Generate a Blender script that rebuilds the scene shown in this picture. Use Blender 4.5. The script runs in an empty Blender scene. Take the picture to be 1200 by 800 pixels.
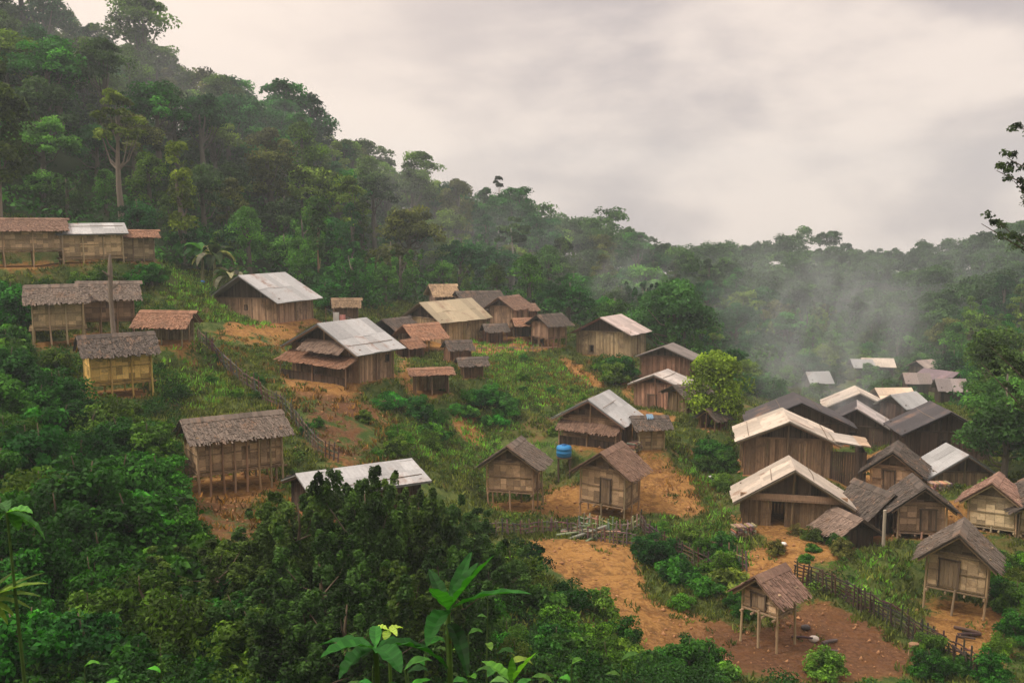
import bpy, math, random
import numpy as np
from mathutils import Vector, Matrix, noise as mnoise

R = math.radians
sc = bpy.context.scene
COL = sc.collection
CZ = 30.0                       # camera height above datum
F = 1082.0
PITCH = math.atan(130 / F)

def ray(px, py):
    x = (px - 600) / F; y = (400 - py) / F
    c, s = math.cos(PITCH), math.sin(PITCH)
    return Vector((x, c + y * s, -s + y * c))

def at(px, py, Y):
    d = ray(px, py); d = d * (Y / d.y)
    return Vector((d.x, d.y, d.z + CZ))

def proj(p):
    c, s = math.cos(PITCH), math.sin(PITCH)
    x, y, z = p[0], p[1], p[2] - CZ
    fw = y * c - z * s; up = y * s + z * c
    return 600 + F * x / fw, 400 - F * up / fw

# ------------------------------------------------------------------ objects
def tag(o, label=None, cat=None, group=None, kind=None):
    if label: o['label'] = label
    if cat: o['category'] = cat
    if group: o['group'] = group
    if kind: o['kind'] = kind
    return o

def empty(name, loc, rz=0.0, parent=None):
    o = bpy.data.objects.new(name, None); COL.objects.link(o)
    o.location = loc; o.rotation_euler = (0, 0, rz); o.parent = parent
    o.empty_display_size = .3
    return o

def mesh_np(name, v, f, rnd=None, mat=None, smooth=False):
    """v (n,3), f (m,k) all faces with k corners"""
    v = np.asarray(v, dtype=np.float32); f = np.asarray(f, dtype=np.int32)
    me = bpy.data.meshes.new(name)
    m, k = f.shape
    me.vertices.add(len(v)); me.vertices.foreach_set('co', v.ravel())
    me.loops.add(m * k); me.loops.foreach_set('vertex_index', f.ravel())
    me.polygons.add(m)
    me.polygons.foreach_set('loop_start', np.arange(0, m * k, k, dtype=np.int32))
    me.update(calc_edges=True)
    if smooth:
        me.polygons.foreach_set('use_smooth', np.ones(m, dtype=bool))
    if rnd is not None:
        a = me.attributes.new('rnd', 'FLOAT', 'FACE')
        a.data.foreach_set('value', np.asarray(rnd, dtype=np.float32))
    if mat: me.materials.append(mat)
    return me

class MB:
    def __init__(s): s.v = []; s.f = []; s.r = []
    def quad(s, a, b, c, d, r=.5):
        n = len(s.v); s.v += [tuple(a), tuple(b), tuple(c), tuple(d)]; s.f.append((n, n+1, n+2, n+3)); s.r.append(r)
    def tri(s, a, b, c, r=.5):
        n = len(s.v); s.v += [tuple(a), tuple(b), tuple(c)]; s.f.append((n, n+1, n+2)); s.r.append(r)
    def slab(s, a, b, c, d, t, r=.5):
        """quad abcd extruded by vector t"""
        t = Vector(t); P = [Vector(q) for q in (a, b, c, d)]; Q = [q + t for q in P]
        n = len(s.v); s.v += [tuple(q) for q in P + Q]
        for fc in ((0,3,2,1),(4,5,6,7),(0,1,5,4),(1,2,6,5),(2,3,7,6),(3,0,4,7)):
            s.f.append(tuple(n + i for i in fc)); s.r.append(r)
    def box(s, c, size, r=.5, rz=0.0, M=None):
        hx, hy, hz = size[0]/2, size[1]/2, size[2]/2
        m = M or (Matrix.Translation(Vector(c)) @ Matrix.Rotation(rz, 4, 'Z'))
        n = len(s.v)
        for z in (-hz, hz):
            for x, y in ((-hx,-hy),(hx,-hy),(hx,hy),(-hx,hy)):
                s.v.append(tuple(m @ Vector((x, y, z))))
        for fc in ((0,3,2,1),(4,5,6,7),(0,1,5,4),(1,2,6,5),(2,3,7,6),(3,0,4,7)):
            s.f.append(tuple(n + i for i in fc)); s.r.append(r)
    def tube(s, pts, rad, k=7, r=.5, cap=True):
        pts = [Vector(p) for p in pts]
        if not hasattr(rad, '__len__'): rad = [rad] * len(pts)
        n0 = len(s.v)
        for i, p in enumerate(pts):
            d = (pts[min(i+1, len(pts)-1)] - pts[max(i-1, 0)]).normalized()
            u = d.cross(Vector((0.3, 1, 0.1))); 
            if u.length < 1e-3: u = d.cross(Vector((1, 0, 0)))
            u.normalize(); w = d.cross(u)
            for j in range(k):
                a = 2 * math.pi * j / k
                s.v.append(tuple(p + (u * math.cos(a) + w * math.sin(a)) * rad[i]))
        for i in range(len(pts) - 1):
            for j in range(k):
                a = n0 + i*k + j; b = n0 + i*k + (j+1) % k
                s.f.append((a, b, b + k, a + k)); s.r.append(r)
        if cap:
            s.f.append(tuple(n0 + j for j in range(k))[::-1]); s.r.append(r)
            e = n0 + (len(pts)-1)*k
            s.f.append(tuple(e + j for j in range(k))); s.r.append(r)
    def mesh(s, name, mat, smooth=False):
        me = bpy.data.meshes.new(name); me.from_pydata(s.v, [], s.f); me.update()
        a = me.attributes.new('rnd', 'FLOAT', 'FACE')
        a.data.foreach_set('value', np.array(s.r, dtype=np.float32))
        if smooth: me.polygons.foreach_set('use_smooth', np.ones(len(me.polygons), dtype=bool))
        me.materials.append(mat)
        return me
    def build(s, name, mat, parent=None, color=None, smooth=False):
        o = bpy.data.objects.new(name, s.mesh(name, mat, smooth)); COL.objects.link(o); o.parent = parent
        if color: o.color = (*color, 1)
        return o

def link(name, me, parent=None, color=None):
    o = bpy.data.objects.new(name, me); COL.objects.link(o); o.parent = parent
    if color: o.color = (*color, 1)
    return o

# ------------------------------------------------------------------ materials
def newmat(name):
    m = bpy.data.materials.new(name); m.use_nodes = True
    nt = m.node_tree; nt.nodes.clear()
    return m, nt, nt.nodes.new, nt.links.new

def mth(nt, op, a, b=None, clamp=False):
    n = nt.nodes.new('ShaderNodeMath'); n.operation = op; n.use_clamp = clamp
    for i, v in enumerate((a, b)):
        if v is None: continue
        if isinstance(v, (int, float)): n.inputs[i].default_value = v
        else: nt.links.new(v, n.inputs[i])
    return n.outputs[0]

def mixc(nt, f, a, b, mode='MIX'):
    n = nt.nodes.new('ShaderNodeMix'); n.data_type = 'RGBA'; n.blend_type = mode
    for sock, v in ((n.inputs[0], f), (n.inputs[6], a), (n.inputs[7], b)):
        if isinstance(v, (int, float)): sock.default_value = v
        elif isinstance(v, tuple): sock.default_value = (*v, 1) if len(v) == 3 else v
        else: nt.links.new(v, sock)
    return n.outputs[2]

def noisen(nt, scale, detail=4, rough=.6, vec=None, dist=0):
    n = nt.nodes.new('ShaderNodeTexNoise'); n.inputs['Scale'].default_value = scale
    n.inputs['Detail'].default_value = detail; n.inputs['Roughness'].default_value = rough
    n.inputs['Distortion'].default_value = dist
    if vec is not None: nt.links.new(vec, n.inputs['Vector'])
    return n.outputs['Fac']

def ramp(nt, f, lo, hi):
    n = nt.nodes.new('ShaderNodeMapRange'); n.inputs[1].default_value = lo; n.inputs[2].default_value = hi
    n.interpolation_type = 'SMOOTHSTEP'
    nt.links.new(f, n.inputs[0]); return n.outputs[0]

def objcoord(nt, scale=(1, 1, 1)):
    t = nt.nodes.new('ShaderNodeTexCoord'); m = nt.nodes.new('ShaderNodeMapping')
    m.inputs['Scale'].default_value = scale; nt.links.new(t.outputs['Object'], m.inputs['Vector'])
    return m.outputs[0]

def finish(nt, color, rough=.85, bump=None, bstr=.4, bdist=.05, metal=0.0, spec=.3):
    p = nt.nodes.new('ShaderNodeBsdfPrincipled'); o = nt.nodes.new('ShaderNodeOutputMaterial')
    if isinstance(color, tuple): p.inputs['Base Color'].default_value = (*color, 1)
    else: nt.links.new(color, p.inputs['Base Color'])
    if isinstance(rough, (int, float)): p.inputs['Roughness'].default_value = rough
    else: nt.links.new(rough, p.inputs['Roughness'])
    p.inputs['Metallic'].default_value = metal
    p.inputs['Specular IOR Level'].default_value = spec
    if bump is not None:
        b = nt.nodes.new('ShaderNodeBump'); b.inputs['Strength'].default_value = bstr; b.inputs['Distance'].default_value = bdist
        nt.links.new(bump, b.inputs['Height']); nt.links.new(b.outputs[0], p.inputs['Normal'])
    nt.links.new(p.outputs[0], o.inputs[0])

def rndattr(nt):
    a = nt.nodes.new('ShaderNodeAttribute'); a.attribute_name = 'rnd'; return a.outputs['Fac']
def objcolor(nt):
    return nt.nodes.new('ShaderNodeObjectInfo').outputs['Color']

MAT = {}
def surf(name, scale, vscale, lo, hi, rough=.85, stain=None, stain_lo=.55, stain_hi=.7, bstr=.5, metal=0, spec=.3, stain_scale=.6):
    """object colour x (per-face value, streaky noise) with an optional stain colour"""
    m, nt, N, L = newmat(name)
    r = rndattr(nt); oc = objcolor(nt); vc = objcoord(nt, vscale)
    n1 = noisen(nt, scale, 5, .65, vc)
    f = mth(nt, 'ADD', mth(nt, 'MULTIPLY', r, .6), mth(nt, 'MULTIPLY', n1, .8))
    v = nt.nodes.new('ShaderNodeMapRange'); v.inputs[1].default_value = .3; v.inputs[2].default_value = 1.1
    v.inputs[3].default_value = lo; v.inputs[4].default_value = hi; L(f, v.inputs[0])
    g = nt.nodes.new('ShaderNodeCombineColor')
    for i in range(3): L(v.outputs[0], g.inputs[i])
    c = mixc(nt, 1.0, oc, g.outputs[0], 'MULTIPLY')
    if stain:
        n2 = noisen(nt, stain_scale, 6, .7, objcoord(nt), .4)
        c = mixc(nt, ramp(nt, mth(nt, 'ADD', n2, mth(nt, 'MULTIPLY', mth(nt, 'SUBTRACT', r, .5), .16)), stain_lo, stain_hi), c, stain)
    finish(nt, c, rough, n1, bstr, .04, metal, spec)
    MAT[name] = m
surf('thatch', 7, (1, 1, 1), .48, 1.3, .95, stain=(.19, .12, .08), stain_lo=.52, stain_hi=.72, bstr=.8, stain_scale=1.1)
surf('tin', 2.0, (3, 3, 1), .6, 1.15, .6, stain=(.22, .125, .08), stain_lo=.54, stain_hi=.78, bstr=.1, metal=.25, spec=.5)
surf('plank', 5, (4, 4, .5), .3, 1.45, .9, stain=(.10, .07, .05), stain_lo=.46, stain_hi=.75)
surf('bamboo', 9, (1.2, 1.2, 2.5), .35, 1.4, .85, stain=(.20, .13, .07), stain_lo=.58, stain_hi=.8, stain_scale=1.6)
surf('pole', 5, (5, 5, .6), .6, 1.3, .9)
surf('bark', 3, (2, 2, .6), .5, 1.4, .95)
surf('plain', 3, (1, 1, 1), .8, 1.15, .55, bstr=.05)
surf('mud', 3, (1, 1, 1), .7, 1.2, .95, stain=(.22, .10, .05))

def leafmat(name, trans=.3, rough=.6, spec=.12, young=(1.5, 1.3, .6), hue=.5):
    m, nt, N, L = newmat(name)
    r = rndattr(nt); oc = objcolor(nt)
    oi = nt.nodes.new('ShaderNodeObjectInfo')
    w = mth(nt, 'MULTIPLY', mth(nt, 'SUBTRACT', oi.outputs['Random'], .5), .35)
    v = mth(nt, 'ADD', mth(nt, 'MULTIPLY', mth(nt, 'POWER', r, 1.6), 1.9), mth(nt, 'ADD', w, .3))
    g = nt.nodes.new('ShaderNodeCombineColor')
    for i in range(3): L(v, g.inputs[i])
    c = mixc(nt, 1.0, oc, g.outputs[0], 'MULTIPLY')
    if name == 'blade':
        mt = noisen(nt, 9, 5, .7, objcoord(nt)); c = mixc(nt, mth(nt, 'MULTIPLY', ramp(nt, mt, .35, .7), .55), c, mixc(nt, 1.0, c, (.45, .5, .5), 'MULTIPLY'))
        c = mixc(nt, ramp(nt, mt, .68, .74), c, (.13, .085, .02))
    c2 = mixc(nt, 1.0, c, young, 'MULTIPLY')
    c = mixc(nt, mth(nt, 'MULTIPLY', ramp(nt, r, .6, 1.0), hue), c, c2)
    p = N('ShaderNodeBsdfPrincipled'); t = N('ShaderNodeBsdfTranslucent'); mx = N('ShaderNodeMixShader'); o = N('ShaderNodeOutputMaterial')
    L(c, p.inputs['Base Color']); p.inputs['Roughness'].default_value = rough; p.inputs['Specular IOR Level'].default_value = spec
    L(mixc(nt, 1.0, c, (1.3, 1.5, .5), 'MULTIPLY'), t.inputs['Color'])
    mx.inputs[0].default_value = trans
    L(p.outputs[0], mx.inputs[1]); L(t.outputs[0], mx.inputs[2]); L(mx.outputs[0], o.inputs[0])
    MAT[name] = m
leafmat('leaf')
leafmat('blade', .35, .6, .15)

def ground_mat():
    m, nt, N, L = newmat('earth_and_grass')
    geo = N('ShaderNodeNewGeometry')
    P = geo.outputs['Position']
    a = N('ShaderNodeAttribute'); a.attribute_name = 'soil'
    b = N('ShaderNodeAttribute'); b.attribute_name = 'dark'
    c = N('ShaderNodeAttribute'); c.attribute_name = 'wood'
    nf = noisen(nt, 1.4, 6, .7, P, .3); nm = noisen(nt, .35, 5, .65, P, .5); nl = noisen(nt, 5, 5, .7, P)
    edge = mth(nt, 'ADD', a.outputs['Fac'], mth(nt, 'ADD', mth(nt, 'MULTIPLY', mth(nt, 'SUBTRACT', nf, .5), 1.0), mth(nt, 'MULTIPLY', mth(nt, 'SUBTRACT', nm, .5), .9)))
    sf = ramp(nt, edge, .38, .62)
    soil = mixc(nt, ramp(nt, nm, .35, .7), (.37, .19, .058), (.19, .092, .030))
    soil = mixc(nt, ramp(nt, nl, .3, .75), soil, (.45, .25, .085))
    dk = mixc(nt, ramp(nt, nl, .35, .65), (.11, .055, .030), (.20, .10, .052))
    soil = mixc(nt, b.outputs['Fac'], soil, dk)
    soil = mixc(nt, mth(nt, 'MULTIPLY', ramp(nt, nf, .48, .66), .7), soil, (.13, .068, .028))
    vo = N('ShaderNodeTexNoise'); vo.inputs['Scale'].default_value = .55; vo.inputs['Detail'].default_value = 5; vo.inputs['Distortion'].default_value = 1.2; L(P, vo.inputs['Vector'])
    gl = mth(nt, 'ABSOLUTE', mth(nt, 'SUBTRACT', vo.outputs['Fac'], .5))
    soil = mixc(nt, mth(nt, 'MULTIPLY', mth(nt, 'SUBTRACT', 1.0, ramp(nt, gl, .004, .03)), .6), soil, (.17, .075, .028))
    grass = mixc(nt, ramp(nt, nf, .35, .65), (.045, .085, .018), (.12, .15, .04))
    grass = mixc(nt, ramp(nt, nm, .52, .72), grass, (.20, .12, .05))
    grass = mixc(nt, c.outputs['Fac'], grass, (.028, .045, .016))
    col = mixc(nt, sf, grass, soil)
    finish(nt, col, .95, mth(nt, 'ADD', nl, mth(nt, 'MULTIPLY', nf, 1.5)), .9, .2, 0, .12)
    return m
MAT['ground'] = ground_mat()

# ------------------------------------------------------------------ terrain
HOUSES = []   # filled below before the terrain is evaluated
def H(**k): HOUSES.append(k)

# tones
TH = (.165, .132, .108); THD = (.105, .086, .073); THR = (.225, .14, .10); TIN = (.43, .435, .435); TIND = (.06, .052, .055)
RUST = (.29, .155, .095); TAN = (.42, .35, .23); WHT = (.60, .52, .43)
PLK = (.25, .15, .085); PLKL = (.42, .295, .18); PLKD = (.10, .068, .048); BAM = (.64, .47, .29); BAMY = (.76, .50, .18); BAMG = (.46, .325, .195)

# px,py: foot of the front of the building, Y its distance; rot: turn of the ridge from the picture plane
G1 = 'huts in the row at the upper left'
H(n='stilt_hut', label='long reddish thatched hut on stilts at the left edge, beside tin-roofed hut', cat='hut', px=22, py=314, Y=63.5, rot=30, w=3.2, l=5.6, h=1.5, st=1.0, rise=0.7, roof='thatch', rc=THR, wall='bamboo', wc=BAM, oe=0.4)
H(n='stilt_hut', label='hut with grey tin roof between two red-roofed huts at upper left', cat='hut', px=108, py=309, Y=66.5, rot=30, w=3.0, l=4.0, h=1.7, st=.5, rise=0.6, roof='tin', rc=TIN, wall='bamboo', wc=BAM, oe=0.4)
H(n='small_hut', label='small hut with rust-orange roof at the right end of the upper left row', cat='hut', px=160, py=307, Y=69, rot=30, w=2.4, l=2.2, h=1.6, st=.25, rise=0.4, roof='thatch', rc=RUST, wall='bamboo', wc=PLKL, oe=0.35)
H(n='stilt_hut', label='grey-thatched stilt hut with pale walls, in front of the twin hut with bare trunk', cat='hut', px=70, py=407, Y=55, rot=26, w=2.5, l=2.7, h=1.75, st=1.0, rise=0.7, roof='thatch', rc=TH, wall='bamboo', wc=BAM, oe=0.38)
H(n='stilt_hut', label='grey-thatched stilt hut behind the bare standing trunk', cat='hut', px=128, py=396, Y=58.5, rot=26, w=2.6, l=2.9, h=1.55, st=1.0, rise=0.75, roof='thatch', rc=TH, wall='bamboo', wc=PLKL, oe=0.4)
H(n='stilt_hut', label='hut with yellow bamboo walls and dark grey thatch above green bushes', cat='hut', px=140, py=469, Y=49, rot=32, w=2.4, l=3.1, h=1.75, st=.75, rise=0.7, roof='thatch', rc=THD, wall='bamboo', wc=BAMY, oe=0.38)
H(n='open_shed', label='open shed with sagging orange-brown roof beside the bare standing trunk', cat='shed', px=197, py=404, Y=57, rot=-12, w=2.6, l=2.5, h=1.3, st=0, rise=.6, roof='thatch', rc=RUST, wall='open', wc=PLKL)
H(n='stilt_hut', label='large brown-thatched granary on pale stilts, its mat walls crossed by many posts', cat='hut', px=276, py=583, Y=41, rot=32, w=2.3, l=3.9, h=1.7, st=0.9, rise=0.62, roof='thatch', rc=TH, wall='bamboo', wc=BAMG, posts=8, oe=0.38)
H(n='tin_roofed_hut', label='hut under a big pale tin roof half hidden by the dark shrubs', cat='hut', px=418, py=613, Y=36.5, rot=33, w=3.0, l=4.6, h=1.15, st=0, rise=0.5, roof='tin', rc=TIN, wall='plank', wc=PLKD, oe=0.4)
H(n='plank_house', label='plank house with white tin roof, highest of the village beside green bushes', cat='house', px=310, py=379, Y=73, rot=66, w=6.4, l=4.4, h=1.9, st=0, rise=1.8, roof='tin', rc=TIN, wall='plank', wc=PLKL, windows=[('g', .0, .2, 1.0, 1.35)], og=.8, oe=.6)
H(n='plank_house', label='large house with white tin roof and a rusty lean-to on its gable', cat='house', px=402, py=449, Y=59, rot=56, w=6, l=3.3, h=2.2, st=0, rise=1.5, roof='tin', rc=TIN, wall='plank', wc=PLKL, windows=[('s', 1.1, .3, 1.2, 1.6)], og=.7, oe=.55, lean=dict(rc=RUST, d=1.3, z1=1.75, z0=1.25), skirt=THD)
H(n='plank_house', label='tan house with ochre tin roof behind the blue dish', cat='house', px=523, py=401, Y=84, rot=45, w=5.0, l=5.6, h=2.1, st=0, rise=1.4, roof='tin', rc=TAN, wall='plank', wc=(.46, .35, .2), og=.5)
H(n='leaning_shed', label='narrow reddish plank shed standing upright behind the ochre roof', cat='shed', px=518, py=366, Y=95, rot=20, w=1.9, l=2.1, h=2.0, st=0, rise=.7, roof='thatch', rc=PLKL, wall='plank', wc=(.34, .22, .16))
H(n='thatched_house', label='dark thatched house with a pale roof patch behind the ochre-roofed house', cat='house', px=560, py=378, Y=93, rot=30, w=4.2, l=4.4, h=1.5, st=0, rise=1.4, roof='thatch', rc=THD, wall='plank', wc=PLKL)
H(n='small_hut', label='narrow two-level hut with reddish thatch right of the ochre-roofed house', cat='hut', px=597, py=396, Y=88, rot=55, w=2.6, l=2.6, h=1.9, st=1.0, rise=.8, roof='thatch', rc=THR, wall='plank', wc=PLKL)
H(n='open_shed', label='low open shed with rust-orange roof between two small thatched huts', cat='shed', px=620, py=397, Y=86, rot=10, w=2.0, l=2.3, h=1.4, st=0, rise=.35, roof='thatch', rc=RUST, wall='open', wc=PLKD)
H(n='small_hut', label='small pale hut with brown thatch at the right end of the middle row', cat='hut', px=643, py=408, Y=84, rot=40, w=2.1, l=2.3, h=1.4, st=.8, rise=.6, roof='thatch', rc=THD, wall='plank', wc=PLKL)
H(n='open_shed', label='dark open shed with black roof left of the orange sloping roof', cat='shed', px=464, py=399, Y=82, rot=50, w=2.8, l=2.4, h=1.0, st=0, rise=.75, roof='thatch', rc=THD, wall='open', wc=PLKD)
H(n='open_shed', label='shed with long orange sloping roof in front of the tan house', cat='shed', px=493, py=412, Y=78, rot=35, w=2.8, l=2.6, h=1.3, st=0, rise=.8, roof='thatch', rc=(.36, .19, .115), wall='open', wc=PLKL)
H(n='animal_shed', label='low dark-fronted animal shed with flat orange top right of the rusty lean-to house', cat='shed', px=505, py=463, Y=64, rot=6, w=1.9, l=2.3, h=1.5, st=0, rise=.12, roof='thatch', rc=RUST, wall='open', wc=PLKL, back=True)
H(n='animal_shed', label='tiny brown shed among bushes in the middle of the slope', cat='shed', px=553, py=443, Y=68, rot=10, w=1.3, l=1.4, h=1.1, st=0, rise=.25, roof='thatch', rc=THD, wall='plank', wc=PLK)
H(n='plank_house', label='grey plank house with red and white tin roof below the forest edge', cat='house', px=716, py=419, Y=84, rot=58, w=5.4, l=3.4, h=2.2, st=0, rise=1.3, roof='tin', rc=(.60, .50, .46), wall='plank', wc=PLKL, windows=[('g', 1.2, .35, .3, .9)], og=.6)
H(n='plank_house', label='reddish plank house with dark roof, upper of the two beside the yellow-leaved tree', cat='house', px=782, py=447, Y=77, rot=66, w=4.0, l=2.6, h=2.0, st=0, rise=.8, roof='tin', rc=(.22, .19, .17), wall='plank', wc=(.30, .15, .10), og=.4)
H(n='mud_house', label='orange-walled house with pale tin roof edge beside the yellow-leaved tree', cat='house', px=775, py=487, Y=70, rot=60, w=3.4, l=2.4, h=2.4, st=0, rise=.65, roof='tin', rc=(.55, .50, .46), wall='plank', wc=(.52, .30, .18), windows=[('s', .5, .4, 1.5, 2.0)], og=.35)
H(n='small_shed', label='small grey shed under the yellow-leaved tree, right of the orange-walled house', cat='shed', px=806, py=487, Y=66.5, rot=25, w=2.2, l=2.0, h=1.5, st=0, rise=.5, roof='thatch', rc=THD, wall='plank', wc=PLK)
H(n='tin_roofed_hut', label='house with grey tin roof and thatched lean-to beside the blue barrel', cat='house', px=700, py=525, Y=58, rot=63, w=3.9, l=2.6, h=1.9, st=0, rise=1.15, roof='tin', rc=TIN, wall='bamboo', wc=BAMG, og=.6, oe=.6, lean=dict(rc=THR, d=.7, z1=1.5, z0=1.1))
H(n='small_shed', label='small brown shed with a blue cover on its roof, right of the grey tin-roofed house', cat='shed', px=760, py=527, Y=58, rot=12, w=1.5, l=1.6, h=1.6, st=0, rise=.35, roof='thatch', rc=THD, wall='bamboo', wc=BAMG)
H(n='stilt_hut', label='gabled stilt hut with square woven wall panels, left one of the pair on orange earth', cat='hut', px=604, py=602, Y=51, rot=73, w=2.6, l=1.9, h=1.8, st=1, rise=.9, roof='thatch', rc=TH, wall='bamboo', wc=BAMG, posts=3)
H(n='stilt_hut', label='gabled hut with reddish shingle roof, right one of the pair on orange earth', cat='hut', px=714, py=610, Y=50.5, rot=60, w=2.6, l=2.2, h=2.15, st=.6, rise=.95, roof='thatch', rc=THR, wall='bamboo', wc=BAMG, posts=3)
H(n='plank_house', label='broad house with cream gable roof and a dark doorway above the garden shrubs', cat='house', px=925, py=621, Y=47.5, rot=79, w=5.0, l=2.4, h=1.6, st=0, rise=1.55, roof='tin', rc=WHT, wall='plank', wc=PLK, og=0.5, oe=.65, door=.75, beam=True)
H(n='plank_house', label='tall dark-walled house with patched white roof behind the cream gable roof', cat='house', px=918, py=560, Y=55, rot=80, w=5.0, l=3.4, h=2.35, st=0, rise=1.1, roof='tin', rc=WHT, wall='plank', wc=(.30, .19, .12), og=.4, oe=.6, annex=True)
H(n='dark_roofed_house', label='wide house with black roof behind the patched white roof', cat='house', px=933, py=522, Y=66, rot=80, w=6.6, l=4.2, h=1.5, st=0, rise=1.5, roof='tin', rc=TIND, wall='plank', wc=PLKD, og=.4, oe=.6)
H(n='dark_roofed_house', label='house with bright white gable roof in the smoke behind the black roof', cat='house', px=1003, py=498, Y=79, rot=76, w=4.9, l=3.2, h=1.5, st=0, rise=1.2, roof='tin', rc=WHT, wall='plank', wc=PLKD, og=.4, oe=.5)
H(n='small_shed', label='small shed with cream roof right of the bright white gable roof', cat='shed', px=1045, py=484, Y=82, rot=20, w=2.6, l=2.6, h=1.3, st=0, rise=.7, roof='tin', rc=(.70, .56, .42), wall='plank', wc=(.28, .14, .10))
H(n='dark_roofed_house', label='dark house with white stripe of tin roof below the bright white gable roof', cat='house', px=1002, py=528, Y=68, rot=70, w=4.6, l=3.0, h=1.7, st=0, rise=1.35, roof='tin', rc=(.50, .45, .43), wall='plank', wc=PLKD, og=.3)
H(n='dark_roofed_house', label='large house with black pitched roof behind the slanting white tin roof', cat='house', px=1098, py=541, Y=60, rot=84, w=5.2, l=3.2, h=1.9, st=0, rise=1.4, roof='tin', rc=TIND, wall='plank', wc=PLKD, og=.5, oe=.5)
H(n='plank_house', label='brown plank house with slanting white tin roof in front of black-roofed house', cat='house', px=1118, py=586, Y=54, rot=88, w=3.4, l=2.2, h=1.7, st=0, rise=1.1, roof='tin', rc=TIN, wall='plank', wc=(.32, .22, .14), og=.5, oe=.7)
H(n='small_hut', label='small dark brown gabled hut above the red earth, left of the slanting white roof', cat='hut', px=1048, py=583, Y=52.5, rot=62, w=2.3, l=2.4, h=1.5, st=.2, rise=.9, roof='thatch', rc=THD, wall='bamboo', wc=BAMG, posts=3)
H(n='stilt_hut', label='woven-walled hut with grey-brown roof between the brown sheds and the red-roofed hut', cat='hut', px=1074, py=632, Y=46, rot=80, w=2.2, l=1.9, h=1.5, st=.35, rise=.85, roof='thatch', rc=THD, wall='bamboo', wc=BAMG, oe=.5, posts=3)
H(n='stilt_hut', label='woven-walled hut with reddish roof at the right edge', cat='hut', px=1164, py=627, Y=46.5, rot=55, w=2.1, l=1.7, h=1.55, st=.25, rise=.8, roof='thatch', rc=(.33, .2, .15), wall='bamboo', wc=BAM, posts=3)
H(n='small_hut', label='hut cut by the right edge of the picture, beside the reddish-roofed hut', cat='hut', px=1208, py=632, Y=46, rot=80, w=1.9, l=2.2, h=1.4, st=.3, rise=.6, roof='thatch', rc=THD, wall='bamboo', wc=BAMG)
H(n='small_shed', label='brown roofed shed leaning against the cream gable house, beside a pale post', cat='shed', px=1022, py=628, Y=47, rot=110, w=2.3, l=2.0, h=1.3, st=0, rise=.9, roof='thatch', rc=THD, wall='plank', wc=PLKD)
H(n='small_shed', label='low dark lean-to with curled bark roof between garden shrubs and brown shed', cat='shed', px=992, py=643, Y=45.5, rot=105, w=1.7, l=1.6, h=.95, st=0, rise=.55, roof='thatch', rc=(.26, .19, .15), wall='plank', wc=PLKD)
H(n='stilt_hut', label='nearest woven stilt hut with wide grey thatch, beside the triangle of orange earth', cat='hut', px=1118, py=727, Y=39.5, rot=60, w=2.35, l=1.9, h=1.75, st=.95, rise=1.0, roof='thatch', rc=TH, wall='bamboo', wc=BAMG, oe=.45, og=.5, posts=2)
H(n='tiny_granary', label='tiny granary with red shingle roof on long poles above the ploughed earth', cat='granary', px=899, py=765, Y=35.5, rot=42, w=1.5, l=1.3, h=.95, st=1.35, rise=.6, roof='thatch', rc=(.23, .14, .105), wall='bamboo', wc=BAM, posts=2, oe=.35)
for (px, py, Y, rot, w, l, hh, rc, wl, lab) in (
    (536, 424, 75, 20, 1.4, 1.8, 1.1, THD, 'plank', 'low brown shed on the terrace below the blue dish'),
    (580, 404, 85.5, 15, 1.5, 1.9, 1.3, THD, 'open', 'dark open lean-to against the right end of the ochre-roofed house'),
    (538, 372, 95, 60, 1.9, 1.8, 1.7, (.36, .25, .18), 'plank', 'reddish gabled shed squeezed between upright shed and dark thatched house'),
    (612, 384, 91, 25, 2.0, 2.2, 1.7, THR, 'plank', 'reddish thatched shed behind the narrow two-level hut'),
    (480, 421, 76, 50, 1.5, 1.6, 1.0, RUST, 'open', 'tiny orange-topped pen left of the orange sloping shed'),
    (405, 374, 80, 8, 1.3, 2.0, 1.2, (.26, .18, .11), 'plank', 'low brown wood store behind the large white-roofed house'),
    (835, 505, 62, 40, 1.2, 1.3, .9, THD, 'open', 'tiny dark pen on the slope below the yellow-leaved tree')):
    H(n='small_shed', label=lab, cat='shed', px=px, py=py, Y=Y, rot=rot, w=w, l=l, h=hh, st=0, rise=.45, roof='thatch', rc=rc, wall=wl, wc=PLK, og=.2, oe=.25)
# far roofs in the valley
for (px, py, Y, rot, w, l, rc, lab) in (
    (1027, 442, 128, 8, 2.8, 3.6, WHT, 'far white roof among the valley trees, farthest of the roofs in the smoke'),
    (957, 462, 104, 20, 1.8, 2.0, TIN, 'single small pale roof left of the bright white gable roof'),
    (1008, 444, 122, 15, 2.4, 2.2, TIN, 'tiny pale roof just below the far white roof'),
    (1072, 464, 104, 10, 2.2, 2.2, (.26, .21, .19), 'far pale pink roof behind the leafy bushes right of the cream shed'),
    (1102, 462, 108, 120, 3.6, 4.0, (.22, .16, .18), 'far dark purple roof under the right-hand trees'),
    (1112, 474, 92, 12, 1.8, 2.2, (.28, .24, .23), 'pinkish tin roof above the large black roof'),
    (1056, 499, 76, 35, 2.2, 3.0, TIN, 'pale tin roof squeezed between white gable roof and large black roof'),
    (1082, 444, 130, 30, 2.6, 3.0, (.42, .34, .30), 'far brownish roof under the valley trees, upper right of the smoke')):
    H(n='valley_house', label=lab, cat='house', px=px, py=py, Y=Y, rot=rot, w=w, l=l, h=1.7, st=0, rise=.7, roof='tin', rc=rc, wall='plank', wc=PLKD)

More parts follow.
